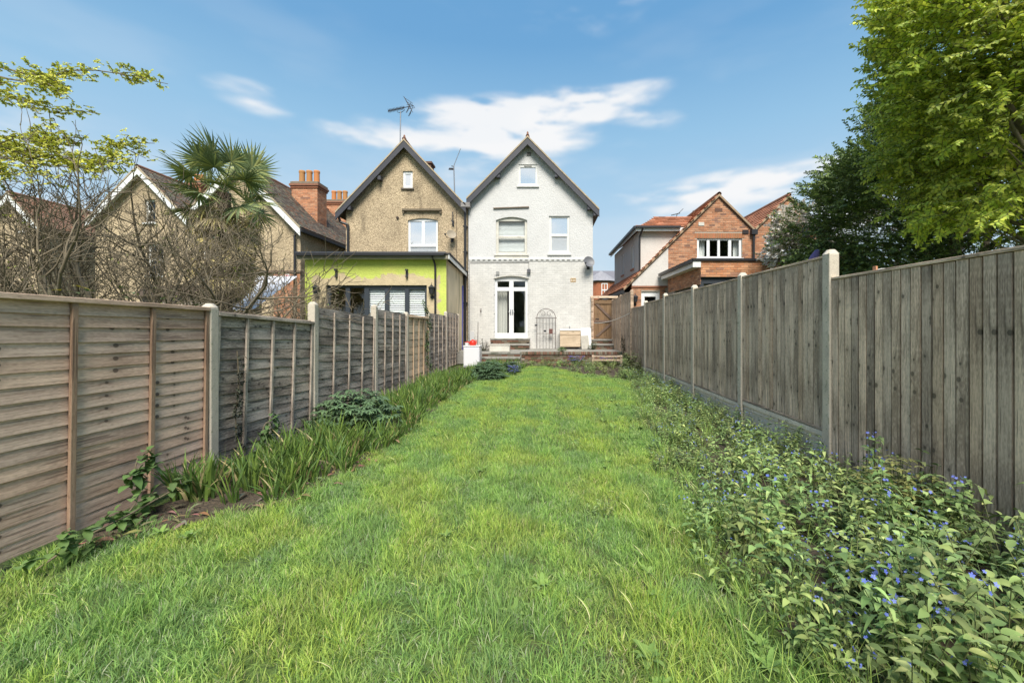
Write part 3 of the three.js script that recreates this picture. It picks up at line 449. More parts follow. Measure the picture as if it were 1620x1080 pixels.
// ---------------------------------------------------------------- the pebbledash house and its lime green extension
{
  const g = thing('gabled_house', 'brown pebbledash gabled house joined to the white house', 'house');
  const x0 = wx(547, Z), x1 = wx(739.6, Z), attic = RC(637, 270.5, 652.6, 297.5, Z), w = RC(645, 345, 692.5, 401, Z);
  gableHouse(g, { x0, x1: x1 - 0.006, xa: wx(642, Z), ya: wy(224, Z), s: 1.06, zf: Z, mat: pebbleMat, rl: wx(535, Z), rr: wx(738.5, Z), holes: [attic, archPts(w, 0.09)], bargeW: 0.27, sides: [1, 1] });
  makeWindow(g, attic, ZF, { panes: [[0.2, 0.14, 0.8, 0.86]], glass: mirrorGlassMat, recess: 0.05, sillMat: M({ color: C(0.12, 0.1, 0.08) }) });
  const ww = makeWindow(g, w, ZF, { arch: 0.09, recess: 0.06, sill: false, panes: [[0.06, 0.26, 0.46, 0.92], [0.54, 0.26, 0.94, 0.92], [0.06, 0.02, 0.94, 0.2]], glass: [mirrorGlassMat, mirrorGlassMat, frostMat] });
  curtain(ww, w.x0 + 0.04, w.x0 + 0.5, w.y0 + 0.3, w.y1, ZF - 0.3, blindMat);
  mesh('hood', merge([bx(wx(637, Z), wx(699, Z), wy(334, Z), wy(331, Z), ZF, ZF + 0.12), bx(wx(637, Z), wx(640, Z), wy(337.5, Z), wy(334, Z), ZF, ZF + 0.09), bx(wx(696, Z), wx(699, Z), wy(337.5, Z), wy(334, Z), ZF, ZF + 0.09)]), M({ color: C(0.19, 0.15, 0.10), map: per(grainMap.clone(), 0.4), roughness: 0.95 }), g);
  mesh('wall_vent', metreUV(bar(V3(wx(629, Z), wy(344.5, Z), ZF), V3(wx(629, Z), wy(344.5, Z), ZF + 0.05), 0.05, 0.05, 12)), M({ color: C(0.05, 0.035, 0.03) }), g);
  pipe(g, [V3(wx(538, Z), wy(342, Z), ZF + 0.2), V3(wx(540, Z), wy(352, Z), ZF + 0.1), V3(wx(551.5, Z), wy(356, Z), ZF + 0.07), V3(wx(551.5, Z), wy(402, Z), ZF + 0.07)], 0.05, blackPlasticMat);
  pipe(g, [V3(wx(722, Z), wy(330, Z), ZF + 0.02), V3(wx(722, Z), wy(410, Z), ZF + 0.02)], 0.008, M({ color: C(0.12, 0.1, 0.08) }), 'cable');
  mesh('finial', metreUV(new THREE.LatheGeometry([[0.08, 0], [0.085, 0.06], [0.05, 0.12], [0.035, 0.2], [0.001, 0.23]].map((p) => new THREE.Vector2(...p)), 8).translate(wx(642, Z), wy(224, Z) - 0.03, ZF + 0.2)), M({ color: C(0.2, 0.1, 0.07), roughness: 0.9 }), g);
  for (const [px, py] of [[603, 283], [556, 330]]) mesh('purlin_end', bx(wx(px, Z) - 0.06, wx(px, Z) + 0.06, wy(py, Z) - 0.1, wy(py, Z) + 0.06, ZF, ZF + 0.24), bargeMat, g);
  mesh('roof_vent', merge([bx(wx(671, Z) - 0.14, wx(671, Z) + 0.14, wy(252, Z) - 0.3, wy(252, Z) + 0.02, ZF - 1.0, ZF - 0.5), bx(wx(671, Z) - 0.19, wx(671, Z) + 0.19, wy(252, Z) + 0.021, wy(252, Z) + 0.1, ZF - 1.05, ZF - 0.45)]), M({ color: C(0.13, 0.07, 0.05), roughness: 0.9 }), g);
  rebase(g, (x0 + x1) / 2, 0, ZF);
}
dish('rust-stained beige satellite dish on the pebbledash wall', wx(714, 17.3), wy(371.5, 17.3), ZF + 0.02, 0.19, M({ color: C(0.36, 0.30, 0.22), map: per(grainMap.clone(), 0.3), roughness: 0.7 }), 0.5, -1);
solo('wall_bracket', merge([metreUV(bar(V3(wx(717, Z), wy(336, Z), ZF + 0.1), V3(wx(717, Z), wy(355, Z), ZF + 0.1), 0.022)), metreUV(bar(V3(wx(717, Z), wy(352, Z), ZF), V3(wx(717, Z), wy(352, Z), ZF + 0.1), 0.02)), bx(wx(715.5, Z), wx(718.5, Z), wy(358, Z), wy(349, Z), ZF, ZF + 0.015), metreUV(bar(V3(wx(714.8, Z), wy(349, Z), ZF + 0.1), V3(wx(718.6, Z), wy(356, Z), ZF + 0.1), 0.02))]), darkMetalMat, 'black mast bracket bolted above the beige satellite dish', 'bracket');
{
  const g = thing('garden_extension', 'lime green flat roofed extension with grey bifold doors behind the slatted fence', 'extension');
  const E = 14.4, x0 = wx(482, E), x1 = wx(706, E), yt = wy(411, E), door = { ...RC(515, 451, 675, 540, E), y0: 0.1 };
  const wallW = x1 - x0, wallTex = makeTex(1024, 1024, (u, v) => {
    const x = u * wallW, y = v * 3.8, n = fbm(u, v, 40, 34, 4, 131), b = fbm(u, v, 6, 6, 4, 133), f = fbm(u, v, 150, 120, 2, 135);
    const dx = Math.max(door.x0 - x0 - x - 0.42, x - (door.x1 - x0) - 0.4, -9), dy = y - door.y1 - 0.32 - 0.14 * (fbm(u, 0.5, 12, 4, 2, 137) - 0.5) * 2;
    const bare = sstep(0.06, -0.02, Math.max(dx, dy) + (n - 0.5) * 0.3);
    const yellow = sstep(0.55, 0.8, fbm(u, v, 5, 9, 3, 139)) * 0.5;
    const green = mix3([0.50, 0.565, 0.115], [0.60, 0.57, 0.14], yellow).map((c) => c * (0.76 + 0.3 * b + 0.2 * f));
    return mix3(green, [0.50, 0.40, 0.25].map((c) => c * (0.7 + 0.4 * b + 0.3 * n)), bare);
  });
  wallTex.repeat.set(1 / wallW, 1 / 3.8); wallTex.offset.set(-x0 / wallW, 0);
  const greenMat = M({ map: wallTex, bumpMap: per(noiseBump(141, 50, 3), 1.4), bumpScale: 0.01, roughness: 0.9 });
  mesh('front_wall', slab([[x0, 0], [x1, 0], [x1, yt], [x0, yt]], [door], -E - 0.3, -E), greenMat, g);
  const sideMat = M({ map: per(makeTex(512, 512, (u, v) => { const a = fbm(u, v, 14, 3, 4, 143), b = fbm(u, v, 5, 5, 4, 145), st = sstep(0.56, 0.75, a); return mix3([0.68, 0.57, 0.39], [0.32, 0.27, 0.15], st * 0.7).map((x) => x * (0.75 + 0.45 * b)); }), 3.2, 4), bumpMap: per(noiseBump(147, 40, 3), 1.4), bumpScale: 0.008, roughness: 0.9 });
  mesh('side_wall', slab([[E + 0.3, 0], [Z - 0.01, 0], [Z - 0.01, yt - 0.12], [E + 0.3, yt]], [], 0, 0.28).rotateY(Math.PI / 2).translate(x1 - 0.282, 0, 0), sideMat, g);
  mesh('side_wall', bx(x0 + 0.002, x0 + 0.28, 0, yt - 0.06, -Z + 0.01, -E - 0.3), sideMat, g);
  mesh('roof', slab([[E - 0.25, yt + 0.14], [Z - 0.01, yt - 0.06], [Z - 0.01, yt + 0.0], [E - 0.25, yt + 0.2]], [], 0, wallW + 0.36).rotateY(Math.PI / 2).translate(x0 - 0.18, 0, 0), M({ color: C(0.035, 0.035, 0.038), roughness: 0.8 }), g);
  mesh('fascia', bx(x0 - 0.17, x1 + 0.1, yt + 0.004, yt + 0.13, -E + 0.2, -E + 0.225), M({ color: C(0.34, 0.31, 0.24), map: per(grainMap.clone(), 0.8), roughness: 0.8 }), g);
  mesh('soffit', bx(x0 - 0.17, x1 + 0.1, yt + 0.004, yt + 0.018, -E, -E + 0.2), creamPaintMat, g);
  mesh('gutter', merge([metreUV(new THREE.CylinderGeometry(0.06, 0.06, wallW + 0.2, 12, 1, false, 0, Math.PI).rotateZ(Math.PI / 2).rotateX(Math.PI / 2).translate((x0 + x1) / 2 - 0.06, yt + 0.17, -E + 0.28)), bx(x0 - 0.16, x1, yt + 0.1, yt + 0.175, -E + 0.228, -E + 0.34)]), blackPlasticMat, g);
  mesh('bargeboard', slab([[E - 0.24, yt + 0.0], [Z - 0.02, yt - 0.2], [Z - 0.02, yt - 0.065], [E - 0.24, yt + 0.135]], [], 0, 0.03).rotateY(Math.PI / 2).translate(x1 + 0.12, 0, 0), upvcMat, g);
  const px = wx(689, E);
  pipe(g, [V3(px - 0.06, yt + 0.12, -E + 0.28), V3(px - 0.02, yt - 0.1, -E + 0.08), V3(px, yt - 0.22, -E + 0.05), V3(px, 0.05, -E + 0.05)], 0.034);
  const W = 160, fr = (a) => (a - 515) / W;
  const d = makeWindow(g, door, -E, { name: 'bifold_door', mat: anthraciteMat, sill: false, recess: 0.08, depth: 0.07, panes: [[fr(520), 0.04, fr(545), 0.975], [fr(551), 0.04, fr(575), 0.975], [fr(581.5), 0.04, fr(607.5), 0.955], [fr(613), 0.04, fr(639.5), 0.955], [fr(645), 0.04, fr(671.5), 0.955]] });
  for (const [a, b] of [[579, 609], [611, 641], [643, 674]]) blinds(d, { x0: wx(a, E), x1: wx(b, E), y0: 0.3, y1: door.y1 - 0.08 }, -E - 0.19, 0.075);
  mesh('floor', bx(x0 + 0.29, x1 - 0.29, 0.02, 0.09, -Z + 0.02, -E - 0.31), interiorMat, g);
  for (const p of [502.5, 684]) lantern(g, wx(p, E), wy(460.5, E), -E, 1.25);
  for (const p of [532.5, 644]) mesh('awning_bracket', merge([bx(wx(p, E) - 0.035, wx(p, E) + 0.035, wy(439, E), wy(426, E), -E, -E + 0.05), bx(wx(p, E) - 0.03, wx(p, E) + 0.03, wy(429, E), wy(426, E), -E + 0.05, -E + 0.14), bx(wx(p, E) - 0.03, wx(p, E) + 0.03, wy(439, E), wy(436.5, E), -E + 0.05, -E + 0.1)]), darkMetalMat, g);
  rebase(g, (x0 + x1) / 2, 0, -E);
}
function aerial(name, label, mast, parts) {
  const t = thing(name, label, 'aerial'); mesh('mast', merge(mast.map(([a, b, r]) => metreUV(bar(a, b, r, r, 6)))), metalMat, t);
  for (const [n, list] of Object.entries(parts)) mesh(n, merge(list.map(([a, b, r]) => metreUV(bar(a, b, r, r, 5)))), darkMetalMat, t);
  return rebase(t, mast[0][0].x, mast[0][0].y, mast[0][0].z);
}
{
  const z = ZF - 0.4, ZZ = 17.9, P = (x, y, dz = 0) => V3(wx(x, ZZ), wy(y, ZZ), z + dz), rods = [], refl = [];
  for (let i = 0; i < 12; i++) { const t = i / 14, c = P(lerp(614.5, 645, t), lerp(175.3, 169, t)); rods.push([c.clone().add(V3(-0.03, 0.0, -0.16)), c.clone().add(V3(0.03, 0, 0.16)), 0.009], [c.clone().add(V3(-0.03, -0.06, 0)), c.clone().add(V3(0.03, 0.06, 0)), 0.009]); }
  for (const [a, b] of [[[640, 155], [651, 175]], [[642, 158], [654, 166]], [[645, 169], [654.5, 167.5]], [[644, 181], [652, 164]], [[647, 178], [650, 169]], [[641, 156], [648, 168]], [[645, 181], [649, 172]]]) for (const dz of [-0.15, 0.15]) refl.push([P(...a, dz), P(...b, dz), 0.009]);
  aerial('television_aerial', 'long toothed television aerial on a pole above the pebbledash gable', [[P(632.8, 236), P(633.5, 176), 0.024]], { boom: [[P(613.5, 175.5), P(654, 167), 0.016], [P(628, 177), P(633.5, 178.5), 0.012], [P(633.5, 178.5), P(640, 174), 0.012]], element: rods, reflector: refl });
  aerial('television_aerial', 'small crooked aerial with a leaning rod above the valley between the gables', [[P(719.5, 318), P(717.8, 262), 0.024], [P(717.8, 262), P(728.5, 235), 0.014]], { element: [[P(710, 265, -0.1), P(717.5, 266.5), 0.03], [P(710.5, 269, 0.1), P(717.5, 268), 0.025], [P(714, 262.5), P(718, 263.5), 0.02]] });
  aerial('television_aerial', 'thin little aerial tip showing above the white house roof', [[P(904, 287, -2), P(905.6, 277, -2), 0.015]], { element: [[P(903, 280, -2), P(909, 276.5, -2), 0.012], [P(905, 282.5, -2), P(909, 279, -2), 0.012]] });
}

// ---------------------------------------------------------------- neighbours on the slatted fence's side
const brownTile = (q, u, v) => { const k = rr(0.65, 1.25, q), t = q(); return t < 0.12 ? [0.21 * k, 0.20 * k, 0.14 * k] : t < 0.3 ? [0.24 * k, 0.13 * k, 0.08 * k] : [0.17 * k, 0.135 * k, 0.105 * k]; };
const redTile = (q) => { const k = rr(0.75, 1.2, q); return [0.46 * k, 0.20 * k, 0.11 * k]; };
function slopeTiles(roof, side, xa, ya, xe, s, zFront, depth, o) {          // tiles on one side of a roof whose ridge runs away from the camera
  const L = Math.hypot(xe - xa, (xe - xa) * s), up = V3(xa - xe, Math.abs(xe - xa) * s, 0).normalize(), ye = ya - Math.abs(xe - xa) * s;
  const U = side > 0 ? V3(0, 0, -1) : V3(0, 0, 1), start = V3(xe, ye + 0.012, side > 0 ? zFront : zFront - depth);
  return stuffPart(mesh('roof_tiles', tiles(start, U, up, depth, L, o), tileMat, roof));
}
{
  const g = thing('gabled_house', 'pebbledash house with white bargeboard and tiled roof behind the fan palm', 'house');
  const x0 = wx(304, Z), x1 = wx(475, Z), xa = wx(380, Z), ya = wy(257, Z), w = RC(378, 371, 397, 440, Z), w2 = RC(320, 371, 340, 440, Z);
  const { roof } = gableHouse(g, { x0, x1, xa, ya, s: 1.04, zf: Z, depth: 10.5, mat: pebbleMat, rl: x0 - 0.02, rr: wx(480, Z), holes: [w, w2], barge: upvcMat, bargeW: 0.3, verge: vergeMat });
  slopeTiles(roof, 1, xa, ya, wx(480, Z), 1.04, ZF + 0.27, 10.6, { palette: brownTile });
  for (const r of [w, w2]) makeWindow(g, r, ZF, { panes: [[0.12, 0.06, 0.88, 0.46], [0.12, 0.52, 0.88, 0.94]], mat: whitePaintMat });
  const c1 = wx(476.5, Z);
  mesh('brick_pier', bx(wx(434, Z), x1 + 0.02, 0, wy(432, Z), ZF + 0.002, ZF + 0.05), mortarMat, g);
  stuffPart(mesh('brickwork', bricks({ y0: 1.4, y1: wy(432, Z), left: () => wx(434, Z), right: () => x1 + 0.02, at: (u, y, n) => [u, y, ZF + 0.05 + n], seed: 61 }), brickMat, g));
  mesh('string_course', rbx(wx(300, Z), x1 + 0.05, wy(432, Z) + 0.002, wy(428, Z), ZF + 0.001, ZF + 0.1), M({ color: C(0.17, 0.12, 0.085), map: per(grainMap.clone(), 0.5), roughness: 0.95 }), g);
  mesh('gutter', bx(x1 + 0.06, wx(482, Z), wy(366, Z) - 0.05, wy(366, Z) + 0.05, ZF - 10, ZF + 0.2), blackPlasticMat, g);
  pipe(g, [V3(wx(479, Z), wy(364, Z), ZF + 0.15), V3(wx(470, Z), wy(369, Z), ZF + 0.12), V3(wx(468.5, Z), wy(375, Z), ZF + 0.12), V3(wx(468.5, Z), 0.2, ZF + 0.12)], 0.045);
  const ab = mesh('alarm_box', rbx(wx(454, Z), wx(460, Z), wy(447.5, Z), wy(434, Z), ZF + 0.065, ZF + 0.13, 0.02), M({ color: C(0.72, 0.70, 0.68), roughness: 0.4 }), g);
  mesh('alarm_strip', bx(wx(454.8, Z), wx(459.2, Z), wy(438.5, Z), wy(435.5, Z), ZF + 0.131, ZF + 0.135), M({ color: C(0.55, 0.07, 0.08), roughness: 0.4 }), ab);
  rebase(g, (x0 + x1) / 2, 0, ZF);
}
{
  const g = thing('gabled_house', 'pebbledash gabled house seen through the bare branches', 'house');
  const x0 = wx(150, Z), x1 = wx(303.5, Z), xa = wx(226, Z), ya = wy(266, Z), w = RC(228, 315, 245, 352, Z), w2 = RC(232, 385, 258, 436, Z);
  const { roof } = gableHouse(g, { x0, x1: x1 - 0.03, xa, ya, s: 1.04, zf: Z, depth: 10, mat: pebbleMat, rl: wx(145, Z), rr: x1 - 0.03, holes: [w, w2], barge: upvcMat, bargeW: 0.26 });
  slopeTiles(roof, 1, xa, ya, x1 - 0.03, 1.04, ZF + 0.27, 10.1, { palette: brownTile, seed: 8 });
  for (const r of [w, w2]) makeWindow(g, r, ZF, { panes: [[0.12, 0.06, 0.88, 0.46], [0.12, 0.52, 0.88, 0.94]], mat: whitePaintMat });
  rebase(g, (x0 + x1) / 2, 0, ZF);
}
{
  const zz = 20, g = thing('gabled_house', 'reddish roofed house with a white barge at the picture edge', 'house'), x0 = wx(-60, zz), x1 = wx(60, zz), xa = wx(22, zz), ya = wy(306, zz), w = RC(30, 342, 42, 366, zz);
  const { roof } = gableHouse(g, { x0, x1, xa, ya, s: 1.1, zf: zz, depth: 9, mat: pebbleMat, rl: wx(-60, zz), rr: wx(70, zz), holes: [w], barge: upvcMat, bargeW: 0.3 });
  slopeTiles(roof, 1, xa, ya, wx(70, zz), 1.1, -zz + 0.27, 9.1, { palette: (q) => mix3(brownTile(q), redTile(q), 0.45), seed: 12 });
  makeWindow(g, w, -zz, { panes: [[0.15, 0.08, 0.85, 0.47], [0.15, 0.53, 0.85, 0.92]], mat: whitePaintMat });
  rebase(g, (x0 + x1) / 2, 0, -zz);
}
chimney('red brick chimney with three tall pots on the tiled roof', wx(469.5, 20.5), wx(509, 20.5), 6.2, wy(292, 20.5), -20.5, 0.85, 3, 0.66);
chimney('farther red brick chimney with three pots beside the pebbledash gable', wx(522, 25), wx(552, 25), 6.6, wy(319, 25), -25, 0.85, 3, 0.62);
chimney('orange brick chimney half hidden by the palm fronds', wx(306, 20.5), wx(326, 20.5), 6.2, wy(290, 20.5), -20.5, 0.7, 2, 0.4);
{
  const z0 = 13.5, t = thing('lean_to', 'white corrugated lean-to roof behind the slatted fence and bare branches', 'lean-to'), xa = wx(364, z0), xb = wx(437, z0), g = new THREE.PlaneGeometry(xb - xa, 2.6, 40, 1).rotateX(-Math.PI / 2 + 0.5), p = g.attributes.position;
  for (let i = 0; i < p.count; i++) p.setY(i, p.getY(i) + 0.02 * (Math.round((p.getX(i) + 9) * 40 / (xb - xa)) % 2));
  g.computeVertexNormals(); mesh('roof_sheet', g.translate((xa + xb) / 2, wy(462, z0), -z0), M({ color: C(0.62, 0.62, 0.66), roughness: 0.5, side: THREE.DoubleSide }), t);
  for (const x of [xa + 0.05, xb - 0.05]) for (const [z, h] of [[-z0 + 1.1, wy(462, z0) - 0.65], [-z0 - 1.1, wy(462, z0) + 0.55]]) mesh('support', bx(x - 0.04, x + 0.04, 0, h, z - 0.04, z + 0.04), battenMat, t);
  rebase(t, (xa + xb) / 2, 0, -z0);
}
{
  const t = thing('garden_shed', 'low brown shed roof behind the slatted fence under bare branches', 'shed'), z0 = 12, xa = wx(215, z0), xb = wx(345, z0);
  mesh('wall', bx(xa + 0.1, xb - 0.1, 0, wy(470, z0), -z0 - 2, -z0), greyMats[1], t);
  mesh('roof', slab([[xa, wy(470, z0)], [xb, wy(470, z0)], [xb - 0.3, wy(452, z0)], [xa + 0.3, wy(452, z0)]], [], -z0 - 2.1, -z0 + 0.1), M({ color: C(0.13, 0.095, 0.075), map: per(grainMap.clone(), 0.6), roughness: 0.95 }), t);
  rebase(t, (xa + xb) / 2, 0, -z0);
}

// ---------------------------------------------------------------- the brick houses on the board fence's side
{
  const g = thing('brick_house', 'red brick gabled house with white rendered side and long sloping roof', 'house');
  const x0 = 3.6, x1 = wx(1191, Z), xa = wx(1137, Z), ya = wy(307.5, Z), s = 0.985, w = RC(1103, 377, 1174, 408, Z), door = { ...RC(1014.6, 461, 1044, 500, Z), y0: 0.8 };
  const f = roofLine(xa, ya - 0.13, s), outline = [[x0, 0], [x1, 0], [x1, f(x1)], [xa, ya - 0.13], [x0, f(x0)]];
  mesh('wall', slab(outline, [w, door], ZF - 0.3, ZF), mortarMat, g);
  mesh('rear_wall', slab(outline, [], ZF - 9, ZF - 8.7), mortarMat, g);
  const sideBack = mesh('side_wall', bx(x0 + 0.002, x0 + 0.3, 0, f(x0) - 0.02, ZF - 8.7, ZF - 0.3), mortarMat, g);
  stuffPart(mesh('brickwork', bricks({ y0: 0.1, y1: f(x0) - 0.05, left: () => 17.5, right: () => 26.4, at: (u, y, n) => [x0 - n, y, -u], seed: 71 }), brickMat, sideBack));
  const rs = wy(452, Z), rx = wx(1057, Z), rend = M({ color: C(0.62, 0.585, 0.545), map: per(speck(151, [0.95, 0.94, 0.93], 0.12, 60), 2), bumpMap: per(fineBump.clone(), 0.6), bumpScale: 0.003, roughness: 0.9 });
  mesh('render', slab([[x0, rs], [rx, rs], [rx, f(rx)], [x0, f(x0)]], [], ZF + 0.002, ZF + 0.03), rend, g);
  const bw = stuffPart(mesh('brickwork', merge([
    bricks({ y0: rs + 0.02, y1: ya - 0.2, left: (y) => Math.max(rx + 0.004, xa - (ya - 0.16 - y) / s), right: (y) => Math.min(x1 - 0.01, xa + (ya - 0.16 - y) / s), holes: [grow(w, 0.005), { x0: w.x0 - 0.1, x1: w.x1 + 0.1, y0: w.y1, y1: w.y1 + 0.215 }], at: (u, y, n) => [u, y, ZF + n], seed: 73 }),
    bricks({ y0: 0.6, y1: rs - 0.01, left: () => x0, right: () => wx(1053, Z), holes: [grow(door, 0.005)], at: (u, y, n) => [u, y, ZF + n], seed: 75 }),
    bricks({ y0: w.y1 + 0.005, y1: w.y1 + 0.215, left: () => w.x0 - 0.1, right: () => w.x1 + 0.1, H: 0.21, L: 0.075, at: (u, y, n) => [u, y, ZF + n], seed: 77, palette: (r) => [0.44 * rr(0.85, 1.1, r), 0.17, 0.075] })]), brickMat, g));
  mesh('brick_band', bx(x0 + 0.01, rx, rs - 0.07, rs - 0.002, ZF + 0.012, ZF + 0.045), M({ color: C(0.33, 0.14, 0.08), map: per(grainMap.clone(), 0.4), roughness: 0.95 }), g);
  const ww = makeWindow(g, w, ZF, { recess: 0.05, panes: [[0.045, 0.07, 0.235, 0.93], [0.285, 0.07, 0.475, 0.93], [0.515, 0.07, 0.715, 0.93], [0.77, 0.07, 0.955, 0.93]] });
  curtain(ww, w.x0 + 0.05, w.x0 + 0.42, w.y0, w.y1, ZF - 0.3, blindMat); curtain(ww, w.x1 - 0.25, w.x1 - 0.05, w.y0, w.y1, ZF - 0.3, blindMat);
  makeWindow(g, door, ZF, { name: 'back_door', recess: 0.05, sill: false, panes: [[0.18, 0.45, 0.82, 0.9]] });
  const roof = mesh('roof', slab(chevron(x0 - 0.35, xa, x1 + 0.05, ya, s, 0.13), [], ZF - 9.1, ZF + 0.06), M({ color: C(0.2, 0.1, 0.06), map: per(grainMap.clone(), 1), roughness: 0.95 }), g);
  mesh('verge', slab(chevron(x0 - 0.35, xa, x1 + 0.05, ya, s, 0.1, -0.012), [], ZF + 0.062, ZF + 0.1), M({ color: C(0.38, 0.27, 0.17), map: per(grainMap.clone(), 0.5), roughness: 0.95 }), roof);
  slopeTiles(roof, -1, xa, ya, x0 - 0.35, s, ZF + 0.05, 9, { palette: redTile, tw: 0.22, gauge: 0.2, thick: 0.03, seed: 15 });
  mesh('ridge', tube([V3(xa, ya, ZF + 0.1), V3(xa, ya, ZF - 9)], 0.09, 2, 8), M({ color: C(0.3, 0.15, 0.09), roughness: 0.9 }), roof);
  mesh('gutter', bx(x0 - 0.45, x0 - 0.33, f(x0 - 0.35) - 0.1, f(x0 - 0.35) + 0.04, ZF - 9, ZF + 0.1), blackPlasticMat, roof);
  mesh('soffit', bx(x0 - 0.34, x0 - 0.002, f(x0) - 0.42, f(x0) - 0.38, ZF - 9, ZF + 0.05), M({ color: C(0.06, 0.05, 0.045) }), roof);
  mesh('plaque', bx(wx(1105, Z), wx(1114, Z), wy(357, Z), wy(351.5, Z), ZF + 0.002, ZF + 0.03), creamPaintMat, g);
  mesh('wall_vent', bx(wx(1174.5, Z), wx(1184, Z), wy(370, Z), wy(363.5, Z), ZF, ZF + 0.04), M({ color: C(0.03, 0.025, 0.025) }), g);
  mesh('wall_vent', bx(wx(1131, Z), wx(1143, Z), wy(335, Z), wy(329.5, Z), ZF, ZF + 0.02), M({ color: C(0.13, 0.07, 0.05) }), g);
  mesh('rain_hopper', rbx(x1 - 0.12, x1 + 0.12, wy(372, Z), wy(364, Z), ZF + 0.02, ZF + 0.2), blackPlasticMat, g); pipe(g, [V3(x1, wy(371, Z), ZF + 0.1), V3(x1, wy(410, Z), ZF + 0.1)], 0.045);
  lantern(g, wx(1004.5, Z), wy(474, Z), ZF, 1.2);
  // rendered upper storey at the side with its own hipped roof
  const sx = 4.0, sz = -17.85, sb = -24.2, st = 5.38, slots = [[-19.6, -19.0], [-22.0, -21.4]].map(([a, b]) => ({ x0: -b, x1: -a, y0: 3.95, y1: 5.0 }));
  const side = mesh('side_storey', merge([slab([[17.85, 2.9], [24.2, 2.9], [24.2, st], [17.85, st]], slots, 0, 0.25).rotateY(Math.PI / 2).translate(sx, 0, 0), bx(sx + 0.25, 6.2, 2.9, st, sz - 0.25, sz)]), rend, g);
  for (const h of slots) { mesh('pane', bx(sx + 0.08, sx + 0.09, h.y0, h.y1, -h.x1, -h.x0), mirrorGlassMat, side); mesh('sill', bx(sx - 0.05, sx + 0.06, h.y0 - 0.07, h.y0 - 0.002, -h.x1 - 0.04, -h.x0 + 0.04), M({ color: C(0.42, 0.2, 0.12), roughness: 0.9 }), side); mesh('frame', merge([bx(sx + 0.05, sx + 0.1, h.y0, h.y1, -h.x1, -h.x1 + 0.06), bx(sx + 0.05, sx + 0.1, h.y0, h.y1, -h.x0 - 0.06, -h.x0), bx(sx + 0.04, sx + 0.1, h.y1 - 0.06, h.y1, -h.x1, -h.x0)]), upvcMat, side); }
  const rz = sz + 0.25, rxl = sx - 0.2, top = wy(343, 18.9), up = V3(0, top - st - 0.05, -1.3).normalize();
  const hip = new Raw(), col = [0.33, 0.14, 0.075], A = [rxl, st + 0.05, rz], B = [6.6, st + 0.05, rz], Cc = [6.9, top, rz - 1.3], D = [rxl + 1.15, top, rz - 1.3], E2 = [rxl, st + 0.05, sb - 0.2], F2 = [rxl + 1.15, top, sb - 0.2];
  hip.quad(A, B, Cc, D, col, [0, 0], [3, 0], [3, 1], [0, 1]); hip.quad(E2, A, D, F2, col, [0, 0], [6, 0], [6, 1], [0, 1]); hip.quad(F2, D, Cc, [6.9, top, sb - 0.2], col, [0, 0], [1, 0], [1, 1], [0, 1]);
  const sr = mesh('side_roof', hip.geo(), tileMat, g);
  stuffPart(mesh('roof_tiles', tiles(V3(rxl, st + 0.07, rz), V3(1, 0, 0), up, 2.95, Math.hypot(1.3, top - st), { palette: redTile, tw: 0.25, gauge: 0.21, thick: 0.04, seed: 19, keep: (u, v) => u > v * 0.82 && u < 2.85 }), tileMat, sr));
  mesh('fascia', merge([bx(rxl + 0.002, 6.0, st - 0.1, st + 0.04, rz - 0.02, rz), bx(rxl, rxl + 0.02, st - 0.1, st + 0.04, sb - 0.2, rz - 0.021)]), upvcMat, sr);
  mesh('gutter', merge([bx(rxl - 0.11, rxl - 0.003, st, st + 0.1, sb - 0.2, rz + 0.05), bx(rxl, 5.6, st + 0.01, st + 0.1, rz + 0.002, rz + 0.1)]), blackPlasticMat, sr);
  pipe(g, [V3(sx + 0.05, st - 0.02, rz + 0.05), V3(sx - 0.02, st - 0.3, sz + 0.06), V3(sx - 0.02, 3.4, sz + 0.06)], 0.04);
  rebase(g, (x0 + x1) / 2, 0, ZF);
}
